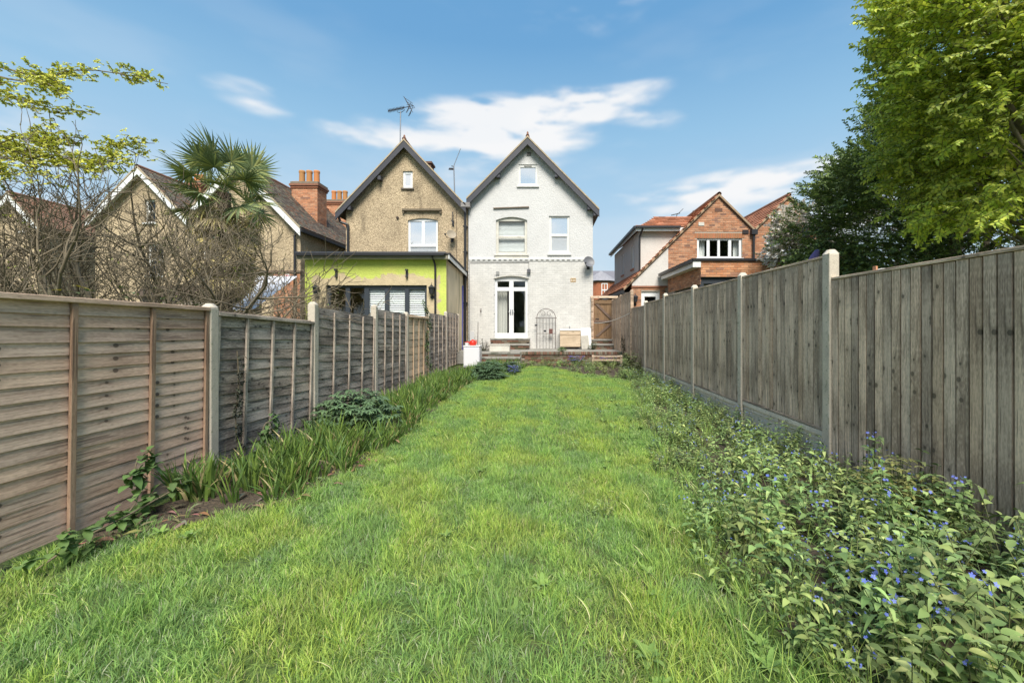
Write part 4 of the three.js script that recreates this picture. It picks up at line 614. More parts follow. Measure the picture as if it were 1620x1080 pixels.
{
  const g = thing('brick_house', 'second red brick gable partly hidden by the blossom tree', 'house');
  const x0 = wx(1191, Z) + 0.02, x1 = x0 + 3.6, xa = wx(1247, Z), ya = wy(309, Z), s = 0.99, w = { x0: wx(1213, Z), x1: wx(1213, Z) + 1.84, y0: wy(407.5, Z), y1: wy(377, Z) }, f = roofLine(xa, ya - 0.13, s);
  const outline = [[x0, 0], [x1, 0], [x1, f(x1)], [xa, ya - 0.13], [x0, f(x0)]];
  mesh('wall', slab(outline, [w], ZF - 0.3, ZF), mortarMat, g); mesh('rear_wall', slab(outline, [], ZF - 9, ZF - 8.7), mortarMat, g); mesh('side_wall', bx(x1 - 0.3, x1, 0, f(x1) - 0.02, ZF - 8.7, ZF - 0.3), mortarMat, g); mesh('side_wall', bx(x0 + 0.002, x0 + 0.2, 0, f(x0) - 0.02, ZF - 8.7, ZF - 0.3), mortarMat, g);
  stuffPart(mesh('brickwork', merge([bricks({ y0: 3.0, y1: ya - 0.2, left: (y) => Math.max(x0 + 0.01, xa - (ya - 0.16 - y) / s), right: (y) => Math.min(x1, xa + (ya - 0.16 - y) / s), holes: [grow(w, 0.005), { x0: w.x0 - 0.1, x1: w.x1 + 0.1, y0: w.y1, y1: w.y1 + 0.215 }], at: (u, y, n) => [u, y, ZF + n], seed: 83 }),
    bricks({ y0: w.y1 + 0.005, y1: w.y1 + 0.215, left: () => w.x0 - 0.1, right: () => w.x1 + 0.1, H: 0.21, L: 0.075, at: (u, y, n) => [u, y, ZF + n], seed: 87, palette: (r) => [0.44 * rr(0.85, 1.1, r), 0.17, 0.075] })]), brickMat, g));
  makeWindow(g, w, ZF, { recess: 0.05, panes: [[0.06, 0.07, 0.34, 0.93], [0.38, 0.07, 0.63, 0.93], [0.67, 0.07, 0.94, 0.93]], glass: mirrorGlassMat });
  const roof = mesh('roof', slab(chevron(x0 + 0.06, xa, x1 + 0.3, ya, s, 0.13), [], ZF - 9.1, ZF + 0.06), M({ color: C(0.2, 0.1, 0.06), map: per(grainMap.clone(), 1), roughness: 0.95 }), g);
  mesh('verge', slab(chevron(x0 + 0.06, xa, x1 + 0.3, ya, s, 0.1, -0.012), [], ZF + 0.062, ZF + 0.1), M({ color: C(0.40, 0.30, 0.19), map: per(grainMap.clone(), 0.5), roughness: 0.95 }), roof);
  slopeTiles(roof, -1, xa, ya, x0 + 0.06, s, ZF + 0.05, 9, { palette: redTile, tw: 0.22, gauge: 0.2, thick: 0.03, seed: 25 });
  mesh('ridge', tube([V3(xa, ya, ZF + 0.1), V3(xa, ya, ZF - 9)], 0.09, 2, 8), M({ color: C(0.3, 0.15, 0.09), roughness: 0.9 }), roof);
  mesh('wall_vent', bx(wx(1241, Z), wx(1252, Z), wy(335, Z), wy(330, Z), ZF, ZF + 0.02), M({ color: C(0.13, 0.07, 0.05) }), g);
  rebase(g, (x0 + x1) / 2, 0, ZF);
}
{
  const g = thing('garden_extension', 'flat roofed red brick extension with dark glazed doors behind the board fence', 'extension');
  const E = 13.7, x0 = 5.02, x1 = wx(1262, E), yt = 3.46, yb = wy(438, E), zb = ZF + 0.12;
  mesh('wall', merge([bx(x0, x1, yb, yt, -E - 0.3, -E), bx(x0, x0 + 0.3, 2.72, yt, zb, -E - 0.3), bx(x1 - 0.3, x1, 0, yt, zb, -E - 0.3), bx(x0, x0 + 0.3, 0, 2.72, zb, zb + 0.9), bx(x1 - 0.4, x1, 0, yb, -E - 0.3, -E)]), mortarMat, g);
  stuffPart(mesh('brickwork', merge([bricks({ y0: yb, y1: yt, left: () => x0, right: () => x1, at: (u, y, n) => [u, y, -E + n], seed: 91, palette: (r) => redBrick(r).map((v, i) => v * [1.15, 1.1, 1][i]) }), bricks({ y0: 2.72, y1: yt - 0.1, left: () => E, right: () => 17.3, at: (u, y, n) => [x0 - n, y, -u], seed: 93 })]), brickMat, g));
  mesh('roof', bx(x0 - 0.3, x1 + 0.05, yt + 0.002, yt + 0.08, zb, -E + 0.06), blackPlasticMat, g);
  mesh('fascia', bx(x0 - 0.27, x0 - 0.24, yt - 0.2, yt, zb, -E + 0.03), upvcMat, g);
  mesh('soffit', merge([bx(x0 - 0.24, x0 - 0.012, yt - 0.2, yt - 0.18, zb, -E + 0.03), bx(x0 - 0.24, x0 - 0.012, yt - 0.178, yt, -E + 0.005, -E + 0.03)]), upvcMat, g);
  mesh('gutter', bx(x0 - 0.38, x0 - 0.272, yt - 0.06, yt + 0.04, zb, -E + 0.06), blackPlasticMat, g);
  const fw = { x0: x0 + 0.002, x1: x1 - 0.402, y0: 0.1, y1: yb - 0.002 };
  makeWindow(g, fw, -E, { name: 'sliding_door', mat: anthraciteMat, sill: false, recess: 0.08, panes: [[0.04, 0.04, 0.34, 0.93], [0.37, 0.04, 0.65, 0.93], [0.68, 0.04, 0.96, 0.93]] });
  const sd = mesh('side_door', slab([[E + 0.3, 0.1], [16.4, 0.1], [16.4, 2.71], [E + 0.3, 2.71]], [[14.1, 15.2], [15.3, 16.3]].map(([a, b]) => ({ x0: a, x1: b, y0: 0.2, y1: 2.55 })), 0, 0.08).rotateY(Math.PI / 2).translate(x0 + 0.1, 0, 0), anthraciteMat, g);
  for (const [a, b] of [[14.1, 15.2], [15.3, 16.3]]) mesh('pane', bx(x0 + 0.13, x0 + 0.135, 0.2, 2.55, -b, -a), glassMat, sd);
  mesh('ceiling_blind', bx(x0 + 0.5, x1 - 1, yb - 0.22, yb - 0.18, -E - 0.4, -E - 0.35), upvcMat, g);
  mesh('floor', bx(x0 + 0.31, x1 - 0.31, 0.02, 0.09, zb, -E - 0.31), interiorMat, g);
  rebase(g, (x0 + x1) / 2, 0, -E);
}
aerial('television_aerial', 'small forked aerial behind the brick house roof', [[V3(wx(1070, 24), wy(350, 24), -24), V3(wx(1071, 24), wy(339, 24), -24), 0.03]], { element: [[V3(wx(1062, 24), wy(340.5, 24), -24), V3(wx(1076, 24), wy(337, 24), -24), 0.025], [V3(wx(1072, 24), wy(339, 24), -24), V3(wx(1081, 24), wy(330, 24), -24), 0.015]] });
aerial('television_aerial', 'aerial with a leaning rod beside the brick gable', [[V3(wx(1098, 24), wy(341, 24), -24), V3(wx(1097.5, 24), wy(333, 24), -24), 0.035]], { element: [[V3(wx(1097.5, 24), wy(335, 24), -24), V3(wx(1107, 24), wy(328, 24), -24), 0.015], [V3(wx(1096, 24), wy(334, 24), -24), V3(wx(1099, 24), wy(336, 24), -24), 0.06]] });
{
  const zz = 44, g = thing('turret_house', 'distant brick house with a slate cone turret seen past the white wall', 'house'), cx = wx(951, zz), cz = -zz, R = 1.55, e = wy(446, zz);
  mesh('main_wall', bx(cx - 3.5, cx + 5, 0, e + 0.2, cz - 8, cz - 1), M({ color: C(0.36, 0.14, 0.08), map: per(grainMap.clone(), 1.2), roughness: 0.95 }), g);
  mesh('main_roof', slab([[1, e + 0.2], [4.5, wy(420, zz)], [8.2, e + 0.2]].map(([d, y]) => [zz + d - 0.3, y]), [], 0, 8.8).rotateY(Math.PI / 2).translate(cx - 3.7, 0, 0), M({ color: C(0.20, 0.19, 0.21), map: per(grainMap.clone(), 1), roughness: 0.85 }), g);
  mesh('turret_wall', metreUV(new THREE.CylinderGeometry(R, R, e, 8, 1).rotateY(Math.PI / 8).translate(cx, e / 2, cz)), M({ color: C(0.42, 0.15, 0.075), map: per(grainMap.clone(), 1.1), roughness: 0.95 }), g);
  mesh('turret_roof', metreUV(new THREE.ConeGeometry(R + 0.25, wy(428, zz) - e, 8, 1).rotateY(Math.PI / 8).translate(cx, (e + wy(428, zz)) / 2, cz)), M({ color: C(0.30, 0.29, 0.31), map: per(grainMap.clone(), 1), roughness: 0.8 }), g);
  mesh('eaves', metreUV(new THREE.CylinderGeometry(R + 0.2, R + 0.1, 0.12, 8, 1).rotateY(Math.PI / 8).translate(cx, e - 0.07, cz)), M({ color: C(0.08, 0.07, 0.07) }), g);
  for (const [dx, w, dz] of [[0.15, 0.62, R * 0.924 + 0.004], [-1.28, 0.3, R * 0.66], [1.3, 0.3, R * 0.66]]) {
    const r = { x0: cx + dx - w / 2, x1: cx + dx + w / 2, y0: wy(471, zz), y1: wy(450, zz) };
    const wd = mesh('window', slab([[r.x0, r.y0], [r.x0, r.y1], [r.x1, r.y1], [r.x1, r.y0]], [[0.12, 0.06, 0.46, 0.46], [0.54, 0.06, 0.88, 0.46], [0.12, 0.54, 0.46, 0.94], [0.54, 0.54, 0.88, 0.94]].map(([a, b, c, d]) => ({ x0: lerp(r.x0, r.x1, a), x1: lerp(r.x0, r.x1, c), y0: lerp(r.y0, r.y1, b), y1: lerp(r.y0, r.y1, d) })), cz + dz - 0.05, cz + dz + 0.03), upvcMat, g);
    mesh('pane', bx(r.x0 + 0.04, r.x1 - 0.04, r.y0 + 0.04, r.y1 - 0.04, cz + dz - 0.03, cz + dz - 0.02), mirrorGlassMat, wd);
  }
  rebase(g, cx, 0, cz);
}

// ---------------------------------------------------------------- terrace wall, steps, gate
const oldMats = Array.from({ length: 6 }, (_, i) => { const c = oldBrick(rngOf(900 + i * 7)); return M({ color: C(...c), map: per(grainMap.clone(), 0.3), bumpMap: per(fineBump.clone(), 0.25), bumpScale: 0.003, roughness: 0.97 }); });
const edgeBrick = rbx(-0.0325, 0.0325, -0.05, 0.05, -0.11, 0.11, 0.006);
const TZ = -TERRACE_Z;
{
  const w = thing('retaining_wall', 'low old brick retaining wall with brick coping in front of the terrace', 'wall');
  const xa = wx(825, TERRACE_Z), xb = FENCE_R - 0.08;
  mesh('core', bx(xa, xb, -0.1, TERRACE_Y - 0.105, TZ - 0.2, TZ - 0.055), mortarMat, w);
  for (let k = 0; k < 5; k++) for (let x = xa + 0.11 + (k % 2) * 0.11; x < xb - 0.1; x += 0.225) { const b = mesh('brick', brickBox, oldMats[Math.floor(rnd() * 6)], w); b.position.set(x, 0.03 + k * 0.075, TZ - 0.055 + rr(-0.004, 0.006)); b.rotation.y = rr(-0.02, 0.02); }
  for (let x = xa + 0.035; x < xb - 0.03; x += 0.075) { const b = mesh('coping_brick', edgeBrick, oldMats[Math.floor(rnd() * 6)], w); b.position.set(x, TERRACE_Y - 0.04, TZ - 0.08 + rr(-0.006, 0.006)); b.rotation.z = rr(-0.03, 0.03); }
  rebase(w, (xa + xb) / 2, 0, TZ);
}
function brickSteps(label, xa, xb, levels, extraName = 'brick') {           // levels: [top, z of the front edge, z of the back]
  const s = thing('brick_steps', label, 'steps');
  for (const [y0, y, zf, zb] of levels) {
    mesh('core', bx(xa + 0.01, xb - 0.01, y0, y - 0.07, zb, zf - 0.1), mortarMat, s);
    const n = Math.max(1, Math.floor((y - 0.075 - y0) / 0.075 + 0.2));
    for (let k = 0; k < n; k++) for (let x = xa + 0.11 + (k % 2) * 0.1; x < xb - 0.08; x += 0.225) { const b = mesh('brick', brickBox, oldMats[Math.floor(rnd() * 6)], s); b.position.set(x, y - 0.075 - 0.037 - k * 0.075, zf - 0.056 + rr(-0.004, 0.004)); }
    mesh('tread', rbx(xa - 0.01, xb + 0.01, y - 0.068, y, zb, zf + 0.02, 0.012), pavingMat, s);
  }
  return rebase(s, (xa + xb) / 2, levels[levels.length - 1][0], levels[levels.length - 1][2]);
}
brickSteps('mossy brick steps climbing from the lawn to the terrace', wx(762, TERRACE_Z), wx(823, TERRACE_Z), [[0, 0.46, TZ - 0.1, TZ - 0.4], [0, 0.31, TZ + 0.2, TZ - 0.09], [0, 0.16, TZ + 0.5, TZ + 0.21]]);
brickSteps('brick steps below the white French doors', wx(776, 17.2), wx(838, 17.2), [[TERRACE_Y, 0.9, ZF + 0.42, ZF + 0.03], [TERRACE_Y, 0.69, ZF + 0.75, ZF + 0.43]]);
brickSteps('worn brick steps below the wooden gate', wx(938, 16.9), wx(976, 16.9), [[TERRACE_Y, 0.86, ZF + 0.25, ZF - 0.2], [TERRACE_Y, 0.68, ZF + 0.6, ZF + 0.26]]);
{
  const g = thing('wooden_gate', 'weathered brown wooden gate with Z bracing beside the white house', 'gate'), zz = 17.4, z = -zz, r = RC(940, 474, 972, 536, zz);
  const n = 8, bw = (r.x1 - r.x0) / n, bg = metreUV(new THREE.BoxGeometry(bw - 0.006, r.y1 - r.y0, 0.02), true);
  for (let i = 0; i < n; i++) { const b = mesh('plank', bg, gateMat[i % 3 === 1 ? 1 : 0], g); b.position.set(r.x0 + bw * (i + 0.5), (r.y0 + r.y1) / 2 + rr(-0.01, 0.01), z + rr(-0.002, 0.002)); }
  const mid = wy(508, zz), hi = r.y1 - 0.12, lo = r.y0 + 0.05, dm = M({ color: C(0.17, 0.115, 0.085), map: per(grainMap.clone(), 0.3), roughness: 0.9 });
  mesh('ledge', metreUV(beam(V3(r.x0, hi, z + 0.03), V3(r.x1, hi, z + 0.03), 0.1, 0.03)), gateMat[1], g); mesh('ledge', metreUV(beam(V3(r.x0, mid, z + 0.03), V3(r.x1, mid, z + 0.03), 0.09, 0.03)), dm, g);
  mesh('ledge', metreUV(beam(V3(r.x0, lo, z + 0.03), V3(r.x1, lo, z + 0.03), 0.09, 0.03)), gateMat[1], g);
  mesh('brace', metreUV(beam(V3(r.x0 + 0.08, hi - 0.04, z + 0.031), V3(r.x1 - 0.08, mid + 0.05, z + 0.031), 0.09, 0.028)), dm, g); mesh('brace', metreUV(beam(V3(r.x1 - 0.08, mid - 0.05, z + 0.031), V3(r.x0 + 0.08, lo + 0.04, z + 0.031), 0.09, 0.028)), dm, g);
  mesh('gate_post', rbx(r.x0 - 0.12, r.x0 - 0.02, 0.5, r.y1 + 0.06, z - 0.05, z + 0.06), boardMats[3], g); mesh('gate_post', rbx(r.x1 + 0.02, r.x1 + 0.12, 0.5, r.y1 + 0.06, z - 0.05, z + 0.06), boardMats[3], g);
  mesh('lintel', rbx(r.x0 - 0.14, r.x1 + 0.14, r.y1 + 0.062, r.y1 + 0.15, z - 0.06, z + 0.07), boardMats[2], g);
  mesh('latch', metreUV(bar(V3(r.x0 + 0.05, mid + 0.1, z + 0.03), V3(r.x0 + 0.2, mid + 0.1, z + 0.03), 0.012)), darkMetalMat, g);
  rebase(g, (r.x0 + r.x1) / 2, r.y0, z);
}
// ---------------------------------------------------------------- things on the terrace
{
  const g = thing('iron_gate', 'arched wrought iron garden gate leaning on the white wall', 'gate'), zz = 17.25, z = -zz, r = RC(848, 487, 880, 555, zz), cx = (r.x0 + r.x1) / 2, R = (r.x1 - r.x0) / 2 - 0.03, ys = wy(503, zz), k = 0.014;
  const arc = []; for (let i = 0; i <= 12; i++) { const a = Math.PI * i / 12; arc.push(V3(cx - R * Math.cos(a), ys + R * Math.sin(a), z)); }
  mesh('frame', merge([metreUV(tube(arc, k, 24, 6)), metreUV(bar(V3(cx - R, r.y0, z), V3(cx - R, ys, z), k)), metreUV(bar(V3(cx + R, r.y0, z), V3(cx + R, ys, z), k)), metreUV(bar(V3(cx - R - 0.06, ys, z), V3(cx + R + 0.06, ys, z), k)), metreUV(bar(V3(cx - R, r.y0 + 0.08, z), V3(cx + R, r.y0 + 0.08, z), k)), metreUV(bar(V3(cx - R, ys - 0.62, z), V3(cx + R, ys - 0.62, z), k * 0.8))]), rustMat, g);
  for (let i = 1; i < 6; i++) { const x = cx - R + 2 * R * i / 6; mesh('bar', metreUV(bar(V3(x, r.y0 + 0.08, z), V3(x, ys, z), 0.009)), rustMat, g); }
  for (const s of [-1, 1]) { const sc = []; for (let i = 0; i <= 14; i++) { const a = i * 0.55, q = 0.13 * (1 - i / 18); sc.push(V3(cx + s * (0.13 + q * Math.cos(a)), ys + 0.17 + q * Math.sin(a), z)); } mesh('scroll', metreUV(tube(sc, 0.008, 30, 5)), rustMat, g); }
  mesh('lock_box', rbx(wx(868.5, zz), wx(874.5, zz), wy(528, zz), wy(520, zz), z - 0.02, z + 0.03), M({ color: C(0.13, 0.055, 0.045), roughness: 0.8 }), g);
  mesh('latch', merge([bx(wx(846, zz), wx(850, zz), wy(515.5, zz), wy(513, zz), z - 0.015, z + 0.02), bx(wx(860, zz), wx(864, zz), wy(525, zz), wy(522, zz), z - 0.012, z + 0.018)]), darkMetalMat, g);
  rebase(g, cx, r.y0, z);
}
{
  const g = thing('vanity_unit', 'pale oak bathroom vanity unit with white basin standing on the terrace', 'vanity unit'), zz = 16.9, z = -zz, r = RC(886, 521, 918.5, 555, zz), oak = wood(freshTex, [[0.76, 0.78, 0.78]])[0];
  const yb = r.y0 + 0.17, ym = lerp(yb, r.y1, 0.66);
  mesh('carcass', bx(r.x0 + 0.01, r.x1 - 0.01, yb - 0.02, r.y1 - 0.045, z - 0.42, z - 0.02), oak, g);
  mesh('drawer', bx(r.x0, r.x1, yb, ym - 0.012, z - 0.018, z), oak, g); mesh('drawer', bx(r.x0, r.x1, ym + 0.012, r.y1 - 0.06, z - 0.018, z), oak, g);
  mesh('basin', rbx(r.x0 - 0.01, r.x1 + 0.01, r.y1 - 0.044, r.y1 + 0.015, z - 0.44, z + 0.015, 0.012), upvcMat, g);
  const cx = (r.x0 + r.x1) / 2; mesh('tap', merge([metreUV(bar(V3(cx, r.y1, z - 0.36), V3(cx, r.y1 + 0.13, z - 0.36), 0.02)), metreUV(bar(V3(cx, r.y1 + 0.12, z - 0.36), V3(cx, r.y1 + 0.1, z - 0.22), 0.015))]), metalMat, g);
  for (const s of [-1, 1]) mesh('leg', bx(cx + s * 0.33 - 0.04, cx + s * 0.33 + 0.04, TERRACE_Y, yb - 0.021, z - 0.4, z - 0.06), blackPlasticMat, g);
  rebase(g, cx, TERRACE_Y, z);
}
const lean = (x0, x1, h, zFoot, zTop, t, yaw = 0) => metreUV(new RoundedBoxGeometry(x1 - x0, h, t, 1, 0.006).rotateX(-Math.atan2(Math.abs(zTop - zFoot), h)).rotateZ(yaw).translate((x0 + x1) / 2, TERRACE_Y + h / 2, (zFoot + zTop) / 2));
solo('leaning_panel', lean(wx(919.5, 17.2), wx(935.5, 17.2), 0.84, ZF + 0.4, ZF + 0.15, 0.03), upvcMat, 'tall white panel leaning on the wall beside the vanity unit', 'panel');
solo('leaning_slab', lean(wx(919.5, 16.8), wx(932, 16.8), 0.55, ZF + 0.75, ZF + 0.6, 0.035, 0.05), M({ color: C(0.45, 0.42, 0.36), map: per(grainMap.clone(), 0.5), roughness: 0.9 }), 'small beige slab leaning in front of the white panel', 'slab');
{
  const zz = 15.7, r = RC(774.5, 546, 806, 556, zz), cx = (r.x0 + r.x1) / 2, w = (r.x1 - r.x0) / 2, t = thing('stone_trough', 'white rectangular trough planter on top of the mossy steps', 'planter');
  const b = TERRACE_Y, h = 0.22, o = [[cx - w, b], [cx + w, b], [cx + w, b + h], [cx - w, b + h]];
  mesh('trough', merge([bx(cx - w, cx + w, b, b + h, -zz - 0.03, -zz + 0.02), bx(cx - w, cx + w, b, b + h, -zz - 0.4, -zz - 0.35), bx(cx - w, cx - w + 0.05, b, b + h, -zz - 0.35, -zz - 0.03), bx(cx + w - 0.05, cx + w, b, b + h, -zz - 0.35, -zz - 0.03), bx(cx - w + 0.05, cx + w - 0.05, b, b + 0.05, -zz - 0.35, -zz - 0.03)]), creamPaintMat, t);
  mesh('rim', merge([bx(cx - w - 0.02, cx + w + 0.02, b + h + 0.001, b + h + 0.03, -zz - 0.02, -zz + 0.04)]), creamPaintMat, t);
  rebase(t, cx, b, -zz);
}
{
  const zz = 14.3, r = RC(733, 547, 758.5, 580, zz), t = thing('white_cabinet', 'small white metal cabinet among strap leaves at the head of the bed', 'cabinet');
  mesh('body', rbx(r.x0, r.x1, 0.02, 0.7, -zz - 0.45, -zz, 0.012), M({ color: C(0.66, 0.66, 0.68), roughness: 0.4 }), t); mesh('top', rbx(r.x0 - 0.015, r.x1 + 0.015, 0.702, 0.735, -zz - 0.46, -zz + 0.015, 0.01), upvcMat, t);
  mesh('door_panel', rbx(r.x0 + 0.03, r.x1 - 0.03, 0.07, 0.66, -zz + 0.001, -zz + 0.014, 0.006), M({ color: C(0.7, 0.7, 0.71), roughness: 0.35 }), t);
  rebase(t, (r.x0 + r.x1) / 2, 0, -zz);
  const red = M({ color: C(0.58, 0.035, 0.02), roughness: 0.35 }), cx = wx(744, zz), z = -zz - 0.18, y = 0.735, k = thing('red_watering_can', 'bright red plastic can on top of the white cabinet', 'watering can');
  mesh('body', new THREE.LatheGeometry([[0, 0], [0.1, 0], [0.115, 0.03], [0.11, 0.13], [0.07, 0.17], [0.035, 0.18], [0.03, 0.2], [0, 0.2]].map((p) => new THREE.Vector2(...p)), 18).translate(cx + 0.05, y, z), red, k);
  mesh('handle', metreUV(tube([V3(cx + 0.1, y + 0.15, z), V3(cx + 0.17, y + 0.17, z), V3(cx + 0.18, y + 0.09, z), V3(cx + 0.15, y + 0.04, z)], 0.013, 16, 6)), red, k);
  mesh('spout', metreUV(bar(V3(cx - 0.03, y + 0.07, z + 0.02), V3(cx - 0.13, y + 0.14, z + 0.05), 0.022, 0.014, 8)), red, k);
  rebase(k, cx + 0.05, y, z);
  const pot = thing('flower_pot', 'small white pot with red trim beside the red can', 'pot'); const px = wx(737, zz);
  mesh('pot', new THREE.LatheGeometry([[0, 0], [0.05, 0], [0.07, 0.11], [0.06, 0.11], [0.045, 0.02]].map((p) => new THREE.Vector2(...p)), 14).translate(px, y, z + 0.06), upvcMat, pot); mesh('rim', metreUV(new THREE.TorusGeometry(0.067, 0.008, 6, 18).rotateX(Math.PI / 2).translate(px, y + 0.11, z + 0.06)), red, pot);
  rebase(pot, px, y, z + 0.06);
}
solo('garden_stake', metreUV(bar(V3(wx(755.5, 16.6), TERRACE_Y, -16.6), V3(wx(755.3, 16.6), wy(509, 16.6), -16.75), 0.018, 0.014)), M({ color: C(0.16, 0.14, 0.13), roughness: 0.8 }), 'thin dark stake standing against the white wall', 'stake');
solo('clear_pane', metreUV(new THREE.BoxGeometry(0.16, 0.7, 0.012).rotateX(-0.12).translate(wx(744.5, 16.9), TERRACE_Y + 0.35, -17.2)), M({ color: C(0.5, 0.5, 0.5), roughness: 0.3 }), 'narrow grey board leaning beside the black downpipe', 'board');
{
  const zz = 14.6, r = RC(938, 562, 983, 577, zz), t = thing('raised_planter', 'low timber edged planter with violets before the brick wall', 'planter');
  for (const x of [r.x0, r.x1]) mesh('post', rbx(x - 0.035, x + 0.035, 0, 0.4, -zz - 0.02, -zz + 0.05), boardMats[2], t);
  mesh('rail', rbx(r.x0 + 0.036, r.x1 - 0.036, 0.33, 0.39, -zz - 0.01, -zz + 0.035), boardMats[4], t); mesh('rail', rbx(r.x0 + 0.036, r.x1 - 0.036, 0.2, 0.26, -zz - 0.01, -zz + 0.035), boardMats[2], t);
  rebase(t, (r.x0 + r.x1) / 2, 0, -zz);
}
{
  const a = V3(FENCE_R - 0.06, wy(495, 13.6), -13.6), b = V3(wx(938, Z), wy(511, Z), ZF + 0.03), pts = []; for (let i = 0; i <= 10; i++) { const t = i / 10, p = a.clone().lerp(b, t); p.y -= 0.1 * 4 * t * (1 - t); pts.push(p); }
  solo('clothes_line', metreUV(tube(pts, 0.009, 30, 5)), M({ color: C(0.62, 0.6, 0.55), roughness: 0.7 }), 'pale clothes line from the board fence to the white house', 'clothes line');
  const c = thing('clothes_line', 'clothes line with an orange peg above the board fence', 'clothes line'), P = (x, y) => V3(wx(x, 5.6), wy(y, 5.6), -5.6), wire = M({ color: C(0.55, 0.55, 0.53), roughness: 0.6 });
  mesh('line', merge([metreUV(bar(P(1335, 441), P(1394, 425), 0.006)), metreUV(bar(P(1394, 425), P(1450, 424), 0.006)), metreUV(bar(P(1394, 425), P(1391, 450), 0.008))]), wire, c);
  mesh('peg', rbx(P(1385, 0).x - 0.012, P(1385, 0).x + 0.012, P(0, 432).y, P(0, 421).y, -5.63, -5.57, 0.004), M({ color: C(0.6, 0.27, 0.14), roughness: 0.6 }), c);
  rebase(c, P(1394, 0).x, P(0, 441).y, -5.6);
  const zz = 9, px = wx(1289, zz), py = wy(408, zz), u = thing('garden_parasol', 'closed purple garden parasol showing above the board fence', 'parasol');
  mesh('pole', metreUV(bar(V3(px - 0.3, 0, -zz), V3(px, py, -zz), 0.02)), metalMat, u);
  const g = new THREE.LatheGeometry([[0.001, 0.2], [0.05, 0.16], [0.09, 0.02], [0.12, -0.3], [0.1, -0.8], [0.03, -0.82]].map((p) => new THREE.Vector2(...p)), 16), q = g.attributes.position; for (let i = 0; i < q.count; i++) { const a = Math.atan2(q.getZ(i), q.getX(i)), k = 1 + 0.16 * Math.sin(a * 8); q.setX(i, q.getX(i) * k); q.setZ(i, q.getZ(i) * k); } g.computeVertexNormals();
  mesh('cover', g.rotateZ(-0.4).translate(px, py, -zz), M({ color: C(0.13, 0.10, 0.24), roughness: 0.9 }), u); rebase(u, px - 0.3, 0, -zz);
}

// ---------------------------------------------------------------- plants: helpers
const Y_UP = V3(0, 1, 0);
function leaf(w, base, dir, len, wid, col, { droop = 0.3, fold = 0.25, segs = 3, prof, blade = false, roll = 0 } = {}) {
  const d = dir.clone().normalize(); let side = new THREE.Vector3().crossVectors(d, Math.abs(d.y) > 0.97 ? V3(1, 0, 0) : Y_UP).normalize(); if (roll) side.applyAxisAngle(d, roll);
  const up = new THREE.Vector3().crossVectors(side, d), mids = [], L = [], R = [];
  for (let i = 0; i <= segs; i++) {
    const t = i / segs, p = base.clone().addScaledVector(d, len * t); p.y -= droop * len * t * t;
    const ww = i === 0 ? wid * 0.12 : i === segs ? 0 : wid * 0.5 * (blade ? Math.min(1, 3 * t) * Math.min(1, 2.2 * (1 - t)) : Math.sin(Math.PI * Math.pow(t, 0.72)) ** 0.9);
    mids.push(p); const e = up.clone().multiplyScalar(ww * fold); L.push(p.clone().addScaledVector(side, -ww).add(e)); R.push(p.clone().addScaledVector(side, ww).add(e));
  }
  for (let i = 0; i < segs; i++) {
    const a = mids[i].toArray(), b = mids[i + 1].toArray();
    if (i === segs - 1) { w.tri(L[i].toArray(), a, b, col); w.tri(a, R[i].toArray(), b, col); } else { w.quad(L[i].toArray(), a, b, L[i + 1].toArray(), col); w.quad(a, R[i].toArray(), R[i + 1].toArray(), b, col); }
  }
}
function stemTo(w, a, b, r, col) { const d = b.clone().sub(a), s = new THREE.Vector3().crossVectors(d, V3(0.3, 0.2, 1)).normalize().multiplyScalar(r), t = new THREE.Vector3().crossVectors(d, s).normalize().multiplyScalar(r); for (const [p, q] of [[s, t], [t, s.clone().negate()], [s.clone().negate(), t.clone().negate()], [t.clone().negate(), s]]) w.quad(a.clone().add(p).toArray(), a.clone().add(q).toArray(), b.clone().addScaledVector(q, 0.6).toArray(), b.clone().addScaledVector(p, 0.6).toArray(), col); }
function bladeTuft({ n, rad, h0, h1, w0, lean, q, colors, segs = 3 }) {
  const w = new Raw();
  for (let i = 0; i < n; i++) {
    const a = q() * 6.283, r = rad * Math.sqrt(q()), x = r * Math.cos(a), z = r * Math.sin(a), h = rr(h0, h1, q), az = a + rr(-1.2, 1.2, q), ln = lean * rr(0.15, 1, q), wd = w0 * rr(0.7, 1.3, q), tw = q() * 6.283, col = colors(q);
    const sx = Math.cos(tw) * wd / 2, sz = Math.sin(tw) * wd / 2, P = (t, s) => { const k = ln * t * t * h, k2 = Math.min(0.5, ln * 0.35) * t * t * h; return [x + Math.cos(az) * k + s * sx, h * t - k2, z + Math.sin(az) * k + s * sz]; };
    for (let j = 0; j < segs - 1; j++) { const t0 = j / segs, t1 = (j + 1) / segs, e0 = j === 0 ? 0.7 : 1 - 0.3 * t0, e1 = 1 - 0.35 * t1; w.quad(P(t0, -e0), P(t0, e0), P(t1, e1), P(t1, -e1), col); }
    w.tri(P((segs - 1) / segs, -0.65), P((segs - 1) / segs, 0.65), P(1, 0), col);
  }
  return w.soft();
}
function scatter(name, geo, mat, parent, list) {     // list of [matrix, colour]
  const m = new THREE.InstancedMesh(geo, mat, list.length); m.name = parent === scene ? numbered(name) : name;
  list.forEach(([x, c], i) => { m.setMatrixAt(i, x); m.setColorAt(i, c); }); parent.add(m); return m;
}
const E = new THREE.Euler(), Qn = new THREE.Quaternion();
const place = (x, y, z, yaw, s, tilt = 0, tiltDir = 0, sy = s) => new THREE.Matrix4().compose(V3(x, y, z), new THREE.Quaternion().setFromAxisAngle(V3(Math.cos(tiltDir), 0, Math.sin(tiltDir)), tilt).multiply(Qn.setFromEuler(E.set(0, yaw, 0)).clone()), V3(s, sy, s));
